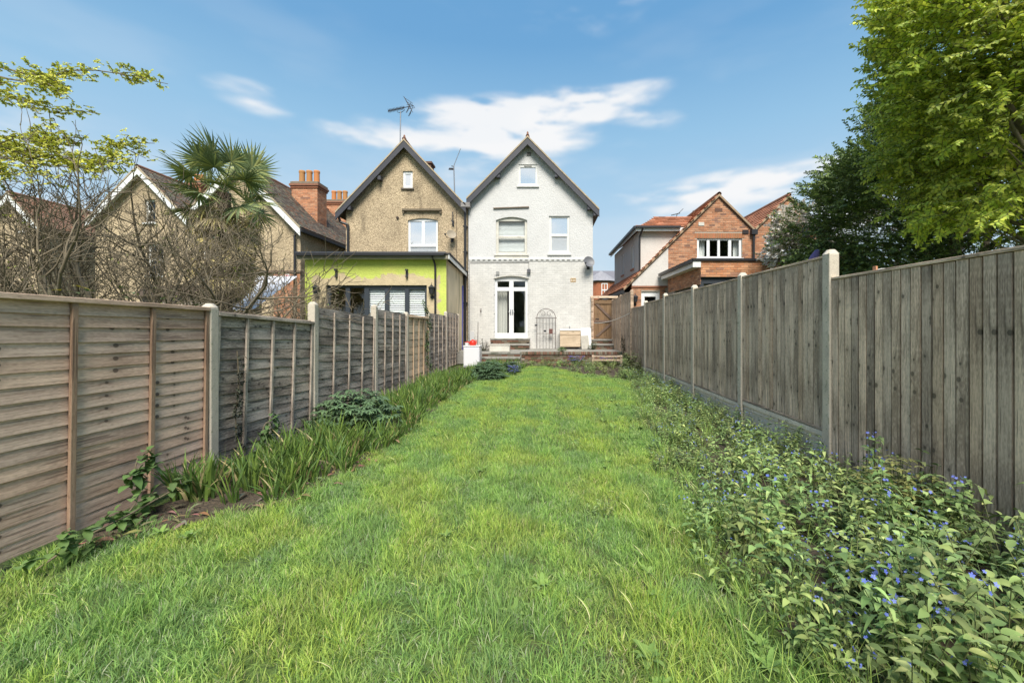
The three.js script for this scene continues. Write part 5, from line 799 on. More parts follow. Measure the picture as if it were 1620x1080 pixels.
const patch = (x, z, f, s) => fbm(mod(x / f, 1), mod(z / f, 1), 4, 4, 3, s);
const grey = (k, w = 0) => C(k * (1 + w), k, k * (1 - w));

// ---------------------------------------------------------------- the lawn
const grassCol = (q) => { const t = q(), k = rr(0.8, 1.25, q); return t < 0.1 ? [0.62 * k, 0.60 * k, 0.33 * k] : t < 0.42 ? [0.40 * k, 0.53 * k, 0.125 * k] : t < 0.75 ? [0.275 * k, 0.425 * k, 0.09 * k] : [0.165 * k, 0.295 * k, 0.07 * k]; };
const grassMat = foliage(1, 1, 1, { roughness: 0.72, transmission: 0.34, specularIntensity: 0.7 });
{
  const q = rngOf(4001), near = [0, 1, 2].map(() => bladeTuft({ n: 24, rad: 0.055, h0: 0.03, h1: 0.085, w0: 0.0034, lean: 0.9, q, colors: grassCol })), far = [0, 1].map(() => bladeTuft({ n: 22, rad: 0.08, h0: 0.03, h1: 0.085, w0: 0.0062, lean: 0.8, q, colors: grassCol, segs: 2 })), long = [0, 1].map(() => bladeTuft({ n: 16, rad: 0.04, h0: 0.1, h1: 0.24, w0: 0.004, lean: 0.8, q, colors: grassCol, segs: 4 }));
  const lists = [[], [], [], [], [], [], []];
  const put = (z0, z1, density, fn) => { for (let z = z0; z < z1; z += 0.05) { const a = lawnLeft(z) - 0.1, b = lawnRight(z) + 0.22, n = density * (b - a) * 0.05, k = Math.floor(n) + (q() < n % 1 ? 1 : 0); for (let i = 0; i < k; i++) fn(lerp(a, b, q()), z + q() * 0.05, a, b); } };
  const tint = (x, z) => { const p = patch(x + 20, z + 20, 1.6, 301), p2 = patch(x + 20, z + 20, 0.5, 311), y = sstep(0.5, 0.75, p); return C(lerp(0.84, 1.14, y) * lerp(0.72, 1.25, p2), lerp(0.94, 1.06, y) * lerp(0.72, 1.25, p2), lerp(1.0, 0.85, y)); };
  const thin = (x, z) => patch(x + 50, z + 50, 0.9, 331);
  const edge = (x, a, b) => x < a + 0.1 || x > b - 0.28;
  put(0.5, 4.6, 620, (x, z, a, b) => { if (edge(x, a, b) && q() < 0.6) return; const h = lerp(0.3, 1.7, patch(x + 9, z + 9, 0.9, 321)); if (thin(x, z) < 0.36 && q() < 0.7) return; lists[Math.floor(q() * 3)].push([place(x, 0, -z, q() * 6.28, rr(0.85, 1.2, q), rr(0, 0.25, q), q() * 6.28, h * rr(0.85, 1.3, q)), tint(x, z)]); });
  put(4.6, 14.5, 330, (x, z, a, b) => { if (edge(x, a, b) && q() < 0.6) return; const h = lerp(0.3, 1.6, patch(x + 9, z + 9, 0.9, 321)); if (thin(x, z) < 0.34 && q() < 0.55) return; lists[3 + Math.floor(q() * 2)].push([place(x, 0, -z, q() * 6.28, rr(0.85, 1.2, q), rr(0, 0.25, q), q() * 6.28, h * rr(0.85, 1.3, q)), tint(x, z)]); });
  put(0.6, 13, 26, (x, z, a, b) => { const p = patch(x + 3, z + 3, 1.3, 341), nearRight = sstep(1.2, 0.1, b - x) * sstep(5, 2, z); if (q() > 0.15 + 1.6 * sstep(0.5, 0.75, p) + 2 * nearRight) return; lists[5 + Math.floor(q() * 2)].push([place(x, 0, -z, q() * 6.28, rr(0.8, 1.1, q), rr(0, 0.3, q), q() * 6.28, rr(0.45, 0.85, q) * (1 + 0.6 * nearRight)), grey(rr(0.9, 1.25, q), 0.05)]); });
  put(0.6, 3.4, 60, (x, z, a, b) => { if (b - x > 0.9 * q() + 0.15 || x > b - 0.1) return; lists[5 + Math.floor(q() * 2)].push([place(x, 0, -z, q() * 6.28, rr(0.9, 1.2, q), rr(0, 0.3, q), q() * 6.28, rr(0.6, 1.15, q)), grey(rr(0.9, 1.2, q), 0.03)]); });
  for (let i = 0; i < 520; i++) { const z = rr(1, 9, q), x = lawnRight(z) + 0.05 + 1.3 * q() * q(); if (x > FENCE_R - 0.1 || patch(x + 4, z + 4, 0.8, 345) < 0.45) continue; lists[5 + Math.floor(q() * 2)].push([place(x, 0, -z, q() * 6.28, rr(0.8, 1.2, q), rr(0, 0.3, q), q() * 6.28, rr(0.7, 1.5, q)), grey(rr(0.85, 1.15, q), 0.03)]); }
  const g = new THREE.Group(); g.name = 'lawn_grass'; scene.add(g); tag(g, 'bright green rough lawn between the two fences', 'grass', null, 'stuff');
  [...near, ...far, ...long].forEach((geo, i) => stuffPart(scatter('grass_blades', geo, grassMat, g, lists[i])));
  // broad leaved weeds and clover among the grass
  const weeds = [0, 1].map(() => { const w = new Raw(), n = 9; for (let i = 0; i < n; i++) { const a = i / n * 6.28 + q() * 0.5; leaf(w, V3(0, 0.01, 0), V3(Math.cos(a), rr(0.7, 2.2, q), Math.sin(a)), rr(0.05, 0.13, q), rr(0.018, 0.036, q), mix3([0.17, 0.29, 0.06], [0.26, 0.37, 0.09], q()), { droop: 0.5 }); } return w.soft(); });
  const wl = [[], []];
  put(0.7, 13.5, 16, (x, z, a, b) => { if (q() > 0.02 + 0.3 * sstep(0.52, 0.7, patch(x + 7, z + 7, 1.7, 351)) + 0.9 * sstep(1.2, 0.2, b - x)) return; wl[Math.floor(q() * 2)].push([place(x, 0.005, -z, q() * 6.28, rr(0.6, 1.3, q)), grey(rr(0.8, 1.2, q))]); });
  weeds.forEach((geo, i) => stuffPart(scatter('weed_leaves', geo, foliage(1, 1, 1), g, wl[i])));
}

// ---------------------------------------------------------------- border of blue flowered ground cover
const leafMat = foliage(1, 1, 1, { transmission: 0.3, roughness: 0.7 });
const petalMat = foliage(1, 1, 1, { transmission: 0.25, roughness: 0.8 });
{
  const q = rngOf(5003), kinds = [0, 1, 2, 3, 4].map((kind) => {
    const w = new Raw(), f = new Raw(), gcol = () => { const k = rr(0.78, 1.25, q), t = q(); return t < 0.1 ? [0.36 * k, 0.45 * k, 0.17 * k] : t < 0.6 ? [0.225 * k, 0.325 * k, 0.105 * k] : [0.135 * k, 0.22 * k, 0.068 * k]; };
    for (let i = 0; i < 8; i++) { const a = q() * 6.28; leaf(w, V3(0, 0.02, 0), V3(Math.cos(a), rr(0.3, 1.1, q), Math.sin(a)), rr(0.09, 0.16, q), rr(0.032, 0.05, q), gcol(), { droop: 0.6, segs: 5 }); }
    for (let s = 0; s < 5; s++) {
      const a = q() * 6.28, ln = rr(0.1, 0.55, q), H = rr(0.2, 0.4, q), top = V3(Math.cos(a) * H * ln, H, Math.sin(a) * H * ln), n = 6;
      stemTo(w, V3(0, 0, 0), top, 0.0028, [0.16, 0.2, 0.08]);
      for (let k = 1; k <= n; k++) { const t = (k + 0.3) / (n + 0.4), b = a + k * 2.4; for (let e = 0; e < (k > 3 ? 2 : 1); e++) leaf(w, top.clone().multiplyScalar(t), V3(Math.cos(b + e * 2.6), rr(0.15, 0.8, q), Math.sin(b + e * 2.6)), rr(0.055, 0.105, q) * (1.15 - 0.45 * t), rr(0.021, 0.033, q) * (1.15 - 0.3 * t), gcol(), { droop: rr(0.3, 0.8, q), segs: 5, fold: rr(0.1, 0.5, q), roll: rr(-0.6, 0.6, q) }); }
      const nf = s < 4 ? 2 + Math.floor(q() * 4) : 0;
      for (let k = 0; k < nf; k++) { const c = top.clone().add(V3(rr(-0.03, 0.03, q), rr(0.0, 0.035, q), rr(-0.03, 0.03, q))), nrm = V3(rr(-0.7, 0.7, q), rr(0.3, 1, q), rr(-0.3, 0.9, q)).normalize(), s1 = new THREE.Vector3().crossVectors(nrm, V3(1, 0.1, 0.2)).normalize(), s2 = new THREE.Vector3().crossVectors(nrm, s1), R = rr(0.006, 0.0095, q), col = mix3([0.09, 0.13, 0.56], [0.24, 0.29, 0.70], q()); for (let m = 0; m < 5; m++) { const b = m * 1.2566, e = (t, rad) => c.clone().addScaledVector(s1, Math.cos(b + t) * rad).addScaledVector(s2, Math.sin(b + t) * rad).addScaledVector(nrm, rad * 0.25).toArray(); f.quad(c.toArray(), e(-0.5, R * 0.75), e(0, R * 1.15), e(0.5, R * 0.75), col); } }
    }
    return [w.soft(), f.soft()];
  });
  const lists = kinds.map(() => []), fl = kinds.map(() => []);
  const put = (x, z, s, flower) => { const k = Math.floor(q() * 5), m = place(x, 0, -z, q() * 6.28, s * rr(0.85, 1.15, q), rr(0, 0.16, q), q() * 6.28, s * rr(0.75, 1.2, q)), p = patch(x + 30, z + 30, 1.1, 361); { const v = rr(0.68, 1.38, q), yl = rr(0.9, 1.18, q); lists[k].push([m, C(lerp(0.72, 1.3, p) * v * yl, lerp(0.76, 1.22, p) * v, lerp(0.85, 1.05, p) * v)]); }; if (q() < flower * 0.65) fl[k].push([m, grey(1)]); };
  for (let z = 0.8; z < 11.2; z += 0.1) {
    const a = lawnRight(z) - 0.06, b = FENCE_R - 0.06, n = 66 * (b - a) * 0.1;
    for (let i = 0; i < n; i++) { const x = lerp(a, b, q()), zz = z + q() * 0.1, p = patch(x + 12, zz + 12, 1.9, 371), e = sstep(0, 0.35, x - a); if (p < 0.39 && q() < 0.85) continue; put(x, zz, rr(0.5, 1.42, q) * lerp(0.62, 1.0, e) * lerp(0.75, 1.15, p) * lerp(0.92, 0.6, sstep(2.6, 4.2, z)), 0.55); }
  }
  for (let i = 0; i < 130; i++) { const z = rr(10.2, 14.3, q), a = lawnRight(z) + 0.05; const x = lerp(a, FENCE_R - 0.2, q()); if (patch(x + 2, z + 2, 2.2, 381) < 0.46) continue; put(x, z, rr(0.5, 0.9, q), 0.15); }
  for (let i = 0; i < 60; i++) put(rr(-0.7, 2.6, q), rr(14.3, 14.95, q), rr(0.4, 0.85, q), 0.1);
  for (let i = 0; i < 34; i++) put(rr(0.2, 1.6, q), rr(3, 9, q) * 1.0, rr(0.3, 0.5, q), 0.3);
  const g = new THREE.Group(); g.name = 'flowering_ground_cover'; scene.add(g); tag(g, 'mass of soft green leaves with small blue flowers below the board fence', 'ground cover', null, 'stuff');
  kinds.forEach(([a, b], i) => { stuffPart(scatter('foliage', a, leafMat, g, lists[i])); stuffPart(scatter('blue_flowers', b, petalMat, g, fl[i])); });
  // two taller shoots against the fence
  for (const [z, h, label] of [[3.45, 1.5, 'tall leafy blue flowered shoot against the closest board panel'], [2.75, 1.25, 'leafy shoot against the closest board panel farther from the post']]) {
    const t = thing('flowering_shoot', label, 'plant'), a = mesh('leaves', kinds[1][0], leafMat, t), b = mesh('flowers', kinds[1][1], petalMat, t);
    for (const m of [a, b]) { m.scale.set(1, h, 1); } t.position.set(FENCE_R - 0.16, 0, -z);
  }
}

// ---------------------------------------------------------------- bed of strap leaves
const strapCol = (q) => { const t = q(), k = rr(0.75, 1.2, q); return t < 0.14 ? [0.46 * k, 0.38 * k, 0.18 * k] : t < 0.5 ? [0.17 * k, 0.265 * k, 0.048 * k] : [0.09 * k, 0.165 * k, 0.034 * k]; };
const strapMat = foliage(1, 1, 1, { transmission: 0.3, roughness: 0.6 });
{
  const q = rngOf(6007), kinds = [0, 1, 2].map(() => bladeTuft({ n: 22, rad: 0.065, h0: 0.2, h1: 0.46, w0: 0.017, lean: 0.5, q, colors: strapCol, segs: 4 })), lists = [[], [], []];
  const clear = (x, z) => ((x + 2.45) ** 2 + (z - 5.7) ** 2 < 0.36) || ((x + 1.42) ** 2 + (z - 11.2) ** 2 < 0.22) || ((x + 1.95) ** 2 + (z - 14.2) ** 2 < 0.14);
  for (let z = 3.35; z < 14.0; z += 0.1) {
    const b = lawnLeft(z) - 0.02, a = Math.max(FENCE_L + 0.15, b - lerp(0.75, 1.05, patch(1, z, 3, 391)));
    const n = 40 * (b - a) * 0.1;
    for (let i = 0; i < n + q(); i++) { const x = lerp(a, b, q()), zz = z + q() * 0.1; if (clear(x, zz) || patch(x + 31, zz + 31, 1.3, 401) < 0.3) continue; const e = sstep(0, 0.3, b - x) * lerp(0.7, 1.1, patch(x + 5, zz + 5, 1.2, 411)); lists[Math.floor(q() * 3)].push([place(x, 0, -zz, q() * 6.28, rr(0.85, 1.15, q), rr(0, 0.18, q), q() * 6.28, rr(0.8, 1.1, q) * lerp(0.6, 1, e)), grey(rr(0.85, 1.15, q), rr(-0.04, 0.06, q))]); }
  }
  const g = new THREE.Group(); g.name = 'strap_leaf_bed'; scene.add(g); tag(g, 'long strip of upright green strap leaves along the slatted fence', 'ground cover', null, 'stuff');
  kinds.forEach((k, i) => stuffPart(scatter('strap_leaves', k, strapMat, g, lists[i])));
  const solo1 = bladeTuft({ n: 60, rad: 0.1, h0: 0.25, h1: 0.42, w0: 0.02, lean: 0.75, q, colors: (r) => strapCol(r).map((v) => v * 0.8), segs: 5 });
  const c = solo('strap_leaf_clump', solo1, strapMat, 'dark spreading strap leaf clump at the foot of the closest slatted panel', 'plant'); c.position.set(-2.72, 0, -3.42);
  const c2 = solo('strap_leaf_clump', bladeTuft({ n: 60, rad: 0.22, h0: 0.3, h1: 0.55, w0: 0.02, lean: 0.4, q, colors: strapCol, segs: 4 }), strapMat, 'strap leaf clump behind the round bush near the steps', 'plant'); c2.position.set(-1.25, 0, -12.4);
  // dry litter on the soil
  const dry = [], lit = new Raw(); leaf(lit, V3(0, 0.01, 0), V3(1, 0.3, 0), 0.09, 0.028, [0.24, 0.175, 0.11], { droop: 0.4 });
  for (let i = 0; i < 240; i++) { const z = rr(2.65, 6, q), b = lawnLeft(z); dry.push([place(lerp(FENCE_L + 0.08, b + 0.1, q()), 0.04, -z, q() * 6.28, rr(0.5, 1.3, q), rr(0, 0.4, q), q() * 6.28), mix3([1, 1, 1], [0.5, 0.45, 0.4], q()).reduce((c, v, i2) => (c.setComponent ? c : c), C(rr(0.5, 1.3, q), rr(0.5, 1.2, q), rr(0.5, 1.1, q)))]); }
  const d = scatter('leaf_litter', lit.soft(), foliage(1, 1, 1, { transmission: 0.1 }), scene, dry); tag(d, 'dry brown leaves lying on the bare soil', 'leaf litter', null, 'stuff');
}

// ---------------------------------------------------------------- rounded bushes, climbers
function domeBush(name, label, x, z, r, h, n, col, seed, { lobes = 6, len = 0.1, wid = 0.035, y0 = 0 } = {}) {
  const q = rngOf(seed), w = new Raw(), st = new Raw(), t = thing(name, label, 'bush');
  for (let i = 0; i < n; i++) {
    const a = q() * 6.28, e = Math.acos(1 - q()), f = rr(0.55, 1.05, q), p = V3(Math.sin(e) * Math.cos(a) * r * f, Math.cos(e) * h * f + 0.04, Math.sin(e) * Math.sin(a) * r * f), k = rr(0.7, 1.3, q), cc = col.map((v) => v * k);
    if (i % 3 === 0) stemTo(st, V3(p.x * 0.15, 0, p.z * 0.15), p, 0.004, [0.12, 0.15, 0.06]);
    for (let m = 0; m < lobes; m++) { const b = a + (m / (lobes - 1) - 0.5) * 3.6; leaf(w, p, V3(Math.cos(b), rr(0.05, 0.45, q), Math.sin(b)), len * rr(0.75, 1.2, q), wid, cc, { droop: 0.45 }); }
  }
  mesh('leaves', w.soft(), leafMat, t); mesh('stems', st.soft(), leafMat, t); t.position.set(x, y0, -z); return t;
}
domeBush('round_bush', 'dark green palmate leaved bush against the slatted fence', -2.5, 5.75, 0.58, 0.5, 420, [0.12, 0.20, 0.085], 71);
domeBush('round_bush', 'dense dark rounded bush between the strap leaves and the steps', -1.42, 11.2, 0.5, 0.46, 420, [0.10, 0.175, 0.075], 73);
domeBush('round_bush', 'yellow green shrub at the far foot of the board fence', 2.5, 12.25, 0.32, 0.62, 260, [0.17, 0.20, 0.075], 75, { lobes: 4, len: 0.09, wid: 0.035 });
domeBush('round_bush', 'small golden leaved shrub at the foot of the closest board panel', 2.46, 3.0, 0.3, 0.44, 320, [0.22, 0.22, 0.06], 77, { lobes: 3, len: 0.04, wid: 0.02 });
domeBush('round_bush', 'grey green bush beside the steps with violet flowers', -0.98, 12.6, 0.3, 0.36, 180, [0.11, 0.16, 0.09], 79);
domeBush('potted_shrub', 'brown withered shrub on the terrace beside the stake', wx(765, 15.8), 15.8, 0.24, 0.42, 150, [0.13, 0.105, 0.085], 81, { lobes: 3, len: 0.07, wid: 0.02, y0: TERRACE_Y });
domeBush('small_bush', 'small fresh green tuft on the terrace edge below the vanity unit', wx(889, 15.3), 15.3, 0.16, 0.14, 70, [0.15, 0.25, 0.05], 83, { lobes: 4, len: 0.06, wid: 0.02, y0: TERRACE_Y });
domeBush('small_bush', 'dark leafy plant beside the white panel', wx(938, 16.6), 16.6, 0.18, 0.24, 80, [0.07, 0.12, 0.05], 85, { lobes: 4, len: 0.06, wid: 0.025, y0: TERRACE_Y });
{
  const q = rngOf(7101), w = new Raw(); for (let i = 0; i < 60; i++) { const a = q() * 6.28, c = V3(rr(-0.14, 0.14, q), rr(0.12, 0.3, q), rr(-0.12, 0.12, q)); for (let m = 0; m < 4; m++) leaf(w, c, V3(Math.cos(a + m * 1.57), 0.4, Math.sin(a + m * 1.57)), 0.03, 0.026, [0.24, 0.25, 0.72], { droop: 0.2 }); stemTo(w, V3(c.x * 0.4, 0, c.z * 0.4), c, 0.003, [0.1, 0.16, 0.05]); }
  const f = solo('violet_flowers', w.soft(), petalMat, 'cluster of violet flowers beside the round bush near the steps', 'flowers'); f.position.set(-0.84, 0, -11.9);
  const f2 = f.clone(); f2.name = numbered('violet_flowers'); tag(f2, 'violet flowers at the foot of the brick retaining wall', 'flowers'); f2.position.set(wx(912, 14.6), 0.08, -14.6); f2.scale.set(2, 1, 1); scene.add(f2);
  const f3 = f.clone(); f3.name = numbered('violet_flowers'); tag(f3, 'violet flowers inside the low timber planter', 'flowers'); f3.position.set(wx(962, 14.75), 0.05, -14.8); f3.scale.set(2.2, 0.9, 1); scene.add(f3);
}
function climber(name, label, pts, n, len, wid, col, seed, spread, mat = leafMat) {
  const q = rngOf(seed), t = thing(name, label, 'climbing plant'), cv = new THREE.CatmullRomCurve3(pts), w = new Raw();
  mesh('stem', tube(pts, 0.006, 30, 5), twigMat, t);
  for (let i = 0; i < n; i++) { const p = cv.getPoint(q()).add(V3(rr(0, spread * 0.6, q), rr(-spread, spread, q), rr(-spread, spread, q))), a = q() * 6.28, k = rr(0.7, 1.3, q); for (let m = 0; m < 3; m++) leaf(w, p, V3(0.5 + 0.4 * Math.cos(a + m), 0.25 + 0.7 * Math.sin(a + m * 2.1), Math.cos(a + m * 2.1)), len * rr(0.7, 1.2, q), wid, col.map((v) => v * k), { droop: 0.3 }); }
  mesh('leaves', w.soft(), mat, t); return rebase(t, pts[0].x, pts[0].y, pts[0].z);
}
const FX = FENCE_L + 0.06;
climber('ivy_stem', 'dark dry ivy stem climbing the second slatted panel', [V3(FX + 0.02, 0.05, -4.22), V3(FX, 0.5, -4.2), V3(FX, 0.8, -4.24), V3(FX, 1.15, -4.22)], 70, 0.04, 0.025, [0.06, 0.065, 0.04], 91, 0.05);
climber('climbing_rose', 'leafy rose climbing over the pale slatted panel', [V3(FX + 0.05, 0.3, -11.0), V3(FX, 0.9, -10.9), V3(FX + 0.05, 1.5, -10.95), V3(FX + 0.05, 1.95, -10.5)], 110, 0.07, 0.04, [0.11, 0.16, 0.06], 93, 0.12);
climber('bramble', 'fresh green bramble at the foot of the closest slatted panel', [V3(FX + 0.1, 0.02, -2.85), V3(FX + 0.12, 0.16, -3.05), V3(FX + 0.06, 0.36, -3.1), V3(FX + 0.05, 0.45, -3.14)], 26, 0.085, 0.06, [0.11, 0.2, 0.05], 95, 0.1);
climber('bramble', 'low bramble leaves along the base of the closest slatted panel', [V3(FX + 0.15, 0.02, -2.4), V3(FX + 0.2, 0.1, -2.6), V3(FX + 0.2, 0.12, -2.9), V3(FX + 0.22, 0.16, -3.2)], 34, 0.07, 0.05, [0.12, 0.2, 0.05], 97, 0.12);
climber('bramble', 'bramble shoots below the ivy stem on the second panel', [V3(FX + 0.1, 0.05, -4.3), V3(FX + 0.1, 0.2, -4.45), V3(FX + 0.08, 0.35, -4.5), V3(FX + 0.1, 0.4, -4.6)], 34, 0.07, 0.045, [0.1, 0.18, 0.05], 99, 0.12);
climber('ivy_stem', 'dark ivy trailing over the terrace end of the board fence', [V3(FENCE_R - 0.1, 0.5, -14.6), V3(FENCE_R - 0.12, 0.8, -14.7), V3(FENCE_R - 0.12, 1.0, -14.8)], 60, 0.05, 0.03, [0.09, 0.085, 0.05], 101, 0.13);

// ---------------------------------------------------------------- trees
function limb(pts, r0, r1, n = 6) {                    // a tapered branch along a curve
  const cv = new THREE.CatmullRomCurve3(pts), seg = Math.max(3, pts.length * 2), g = new THREE.TubeGeometry(cv, seg, 1, n, false), p = g.attributes.position, c = new THREE.Vector3();
  for (let i = 0; i <= seg; i++) { cv.getPointAt(i / seg, c); const r = lerp(r0, r1, i / seg); for (let j = 0; j <= n; j++) { const k = i * (n + 1) + j; p.setXYZ(k, c.x + (p.getX(k) - c.x) * r, c.y + (p.getY(k) - c.y) * r, c.z + (p.getZ(k) - c.z) * r); } }
  return metreUV(g);
}
function twigLeaves(seed, n, L, len, wid, cols, spread = 0.9) {
  const q = rngOf(seed), w = new Raw();
  stemTo(w, V3(0, 0, 0), V3(0, L * 0.1, L), 0.004, [0.07, 0.055, 0.035]);
  for (let i = 0; i < n; i++) { const t = (i + 1) / n, a = (i % 2 ? 1 : -1) * spread + rr(-0.5, 0.5, q), p = V3(0, L * 0.1 * t, L * t); leaf(w, p, V3(Math.sin(a), rr(-0.35, 0.45, q), Math.cos(a)), len * rr(0.7, 1.25, q), wid * rr(0.8, 1.2, q), cols(q), { droop: 0.35, fold: 0.35, roll: rr(-0.7, 0.7, q) }); }
  return w.soft();
}
function leafyTree({ name, label, at, trunk, crown, clumps, per: nPer, clumpR, geos, mat, seed, bark = barkMat, cut = () => true, scale = [0.8, 1.25], lobes = 0.3 }) {
  const q = rngOf(seed), t = thing(name, label, 'tree'), tops = V3(crown[0], crown[1], crown[2]), br = [], lists = geos.map(() => []);
  mesh('trunk', merge(trunk.map(([a, b, r0, r1]) => limb([V3(...a), V3(...a).lerp(V3(...b), 0.5).add(V3(rr(-0.1, 0.1, q), 0, rr(-0.1, 0.1, q))), V3(...b)], r0, r1, 8))), bark, t);
  const stem = trunk[0];
  for (let i = 0; i < clumps; i++) {
    const u = V3(rr(-1, 1, q), rr(-1, 1, q), rr(-1, 1, q)); if (u.length() > 1) { i--; continue; } const len = u.length(); u.multiplyScalar(Math.pow(len, 0.55) / len);
    const wob = 1 + lobes * (fbm(mod(Math.atan2(u.z, u.x) / 6.283, 1), mod(u.y * 0.5 + 0.5, 1), 5, 4, 2, seed) - 0.5) * 2, c = V3(tops.x + u.x * crown[3] * wob, tops.y + u.y * crown[4] * wob, tops.z + u.z * crown[5] * wob);
    if (!cut(c)) continue;
    const h = clamp((c.y - stem[0][1]) / (stem[1][1] - stem[0][1]) - 0.25, 0.15, 0.98), root = V3(...stem[0]).lerp(V3(...stem[1]), h), midp = root.clone().lerp(c, 0.5).add(V3(rr(-0.2, 0.2, q), rr(0, 0.35, q), rr(-0.2, 0.2, q)));
    if (i % 2 === 0) br.push(limb([root, midp, c], 0.035, 0.006, 4));
    const tone = rr(0.75, 1.25, q), nn = Math.round(nPer * rr(0.6, 1.3, q));
    for (let k = 0; k < nn; k++) {
      const o = V3(rr(-1, 1, q), rr(-0.8, 0.8, q), rr(-1, 1, q)).multiplyScalar(clumpR * Math.cbrt(q())), p = c.clone().add(o), out = p.clone().sub(tops).setY((p.y - tops.y) * 0.4).normalize().add(V3(rr(-0.8, 0.8, q), rr(-0.5, 0.5, q), rr(-0.8, 0.8, q))).normalize();
      const m = new THREE.Matrix4().compose(p, new THREE.Quaternion().setFromUnitVectors(V3(0, 0, 1), out).multiply(new THREE.Quaternion().setFromAxisAngle(V3(0, 0, 1), rr(-0.5, 0.5, q))), V3(1, 1, 1).multiplyScalar(rr(scale[0], scale[1], q))), kk = tone * rr(0.85, 1.15, q);
      lists[Math.floor(q() * geos.length)].push([m, C(kk, kk, kk)]);
    }
  }
  if (br.length) mesh('branches', merge(br), bark, t);
  geos.forEach((g, i) => lists[i].length && stuffPart(scatter('crown', g, mat, t, lists[i])));
  t.userData.base = undefined; delete t.userData.base;
  return rebase(t, ...at);
}
const darkCols = (q) => { const k = rr(0.7, 1.3, q), t = q(); return t < 0.4 ? [0.27 * k, 0.35 * k, 0.09 * k] : [0.13 * k, 0.195 * k, 0.055 * k]; };
const limeCols = (q) => { const k = rr(0.75, 1.25, q), t = q(); return t < 0.5 ? [0.62 * k, 0.66 * k, 0.09 * k] : [0.37 * k, 0.47 * k, 0.065 * k]; };
const darkTwigs = [1, 2, 3].map((s) => twigLeaves(800 + s, 15, 0.34, 0.062, 0.036, darkCols)), limeTwigs = [1, 2, 3].map((s) => twigLeaves(820 + s, 16, 0.3, 0.066, 0.034, limeCols, 1.0));
const bigTree = leafyTree({ name: 'leafy_tree', label: 'large dark green tree rising behind the board fence', at: [9.9, 0, -10.4], trunk: [[[9.9, 0, -10.4], [9.8, 5.6, -10.3], 0.22, 0.06], [[9.9, 1, -10.4], [8.2, 4.8, -9.9], 0.12, 0.03], [[9.9, 1.2, -10.4], [11.2, 4.8, -10.2], 0.12, 0.03]], crown: [9.95, 3.7, -10.6, 3.1, 3.35, 2.6], clumps: 430, per: 34, clumpR: 0.5, geos: darkTwigs, mat: leafMat, seed: 9001, lobes: 0.26, cut: (c) => c.y > 0.6 });
leafyTree({ name: 'leafy_tree', label: 'bright lime green tree overhanging the corner above the board fence', at: [7.8, 0, -6.0], trunk: [[[7.8, 0, -6.0], [7.6, 6.8, -6.2], 0.16, 0.05], [[7.7, 2.4, -6.0], [6.1, 5.8, -6.3], 0.08, 0.02], [[7.7, 2.0, -6.0], [6.4, 4.2, -5.9], 0.07, 0.02]], crown: [7.5, 5.5, -6.2, 2.5, 3.0, 1.75], clumps: 330, per: 30, clumpR: 0.42, geos: limeTwigs, mat: foliage(1, 1, 1, { transmission: 0.42, roughness: 0.75 }), seed: 9011, lobes: 0.28, cut: (c) => c.y > 2.85 + 0.3 * Math.sin(c.x * 3) });
{
  const q = rngOf(9021), bl = (r) => { const k = rr(0.85, 1.1, r), t = r(); return t < 0.2 ? [0.3 * k, 0.36 * k, 0.12 * k] : [0.9 * k, 0.84 * k, 0.77 * k]; };
  leafyTree({ name: 'blossom_tree', label: 'small tree full of pale blossom in front of the second brick gable', at: [7.5, 0, -12.8], trunk: [[[7.5, 0, -12.8], [7.5, 4.0, -12.8], 0.07, 0.02]], crown: [7.5, 3.9, -12.8, 0.8, 0.95, 0.7], clumps: 70, per: 22, clumpR: 0.24, geos: [1, 2].map((s) => twigLeaves(840 + s, 22, 0.22, 0.05, 0.05, bl)), mat: foliage(1, 1, 1, { transmission: 0.35 }), scale: [0.6, 1.0], seed: 9023, lobes: 0.3 });
}
// the tree mirrored in the windows of the white house, standing behind the camera
{ const t = bigTree.clone(); t.name = numbered('leafy_tree'); tag(t, 'dark tree standing behind the camera at the garden end', 'tree'); t.position.set(4.4, 0, 13); t.rotation.y = 2; scene.add(t);
  const t2 = bigTree.clone(); t2.name = numbered('leafy_tree'); tag(t2, 'second dark tree behind the camera at the garden end', 'tree'); t2.position.set(-5.2, 0, 17); t2.rotation.y = 4; scene.add(t2); }

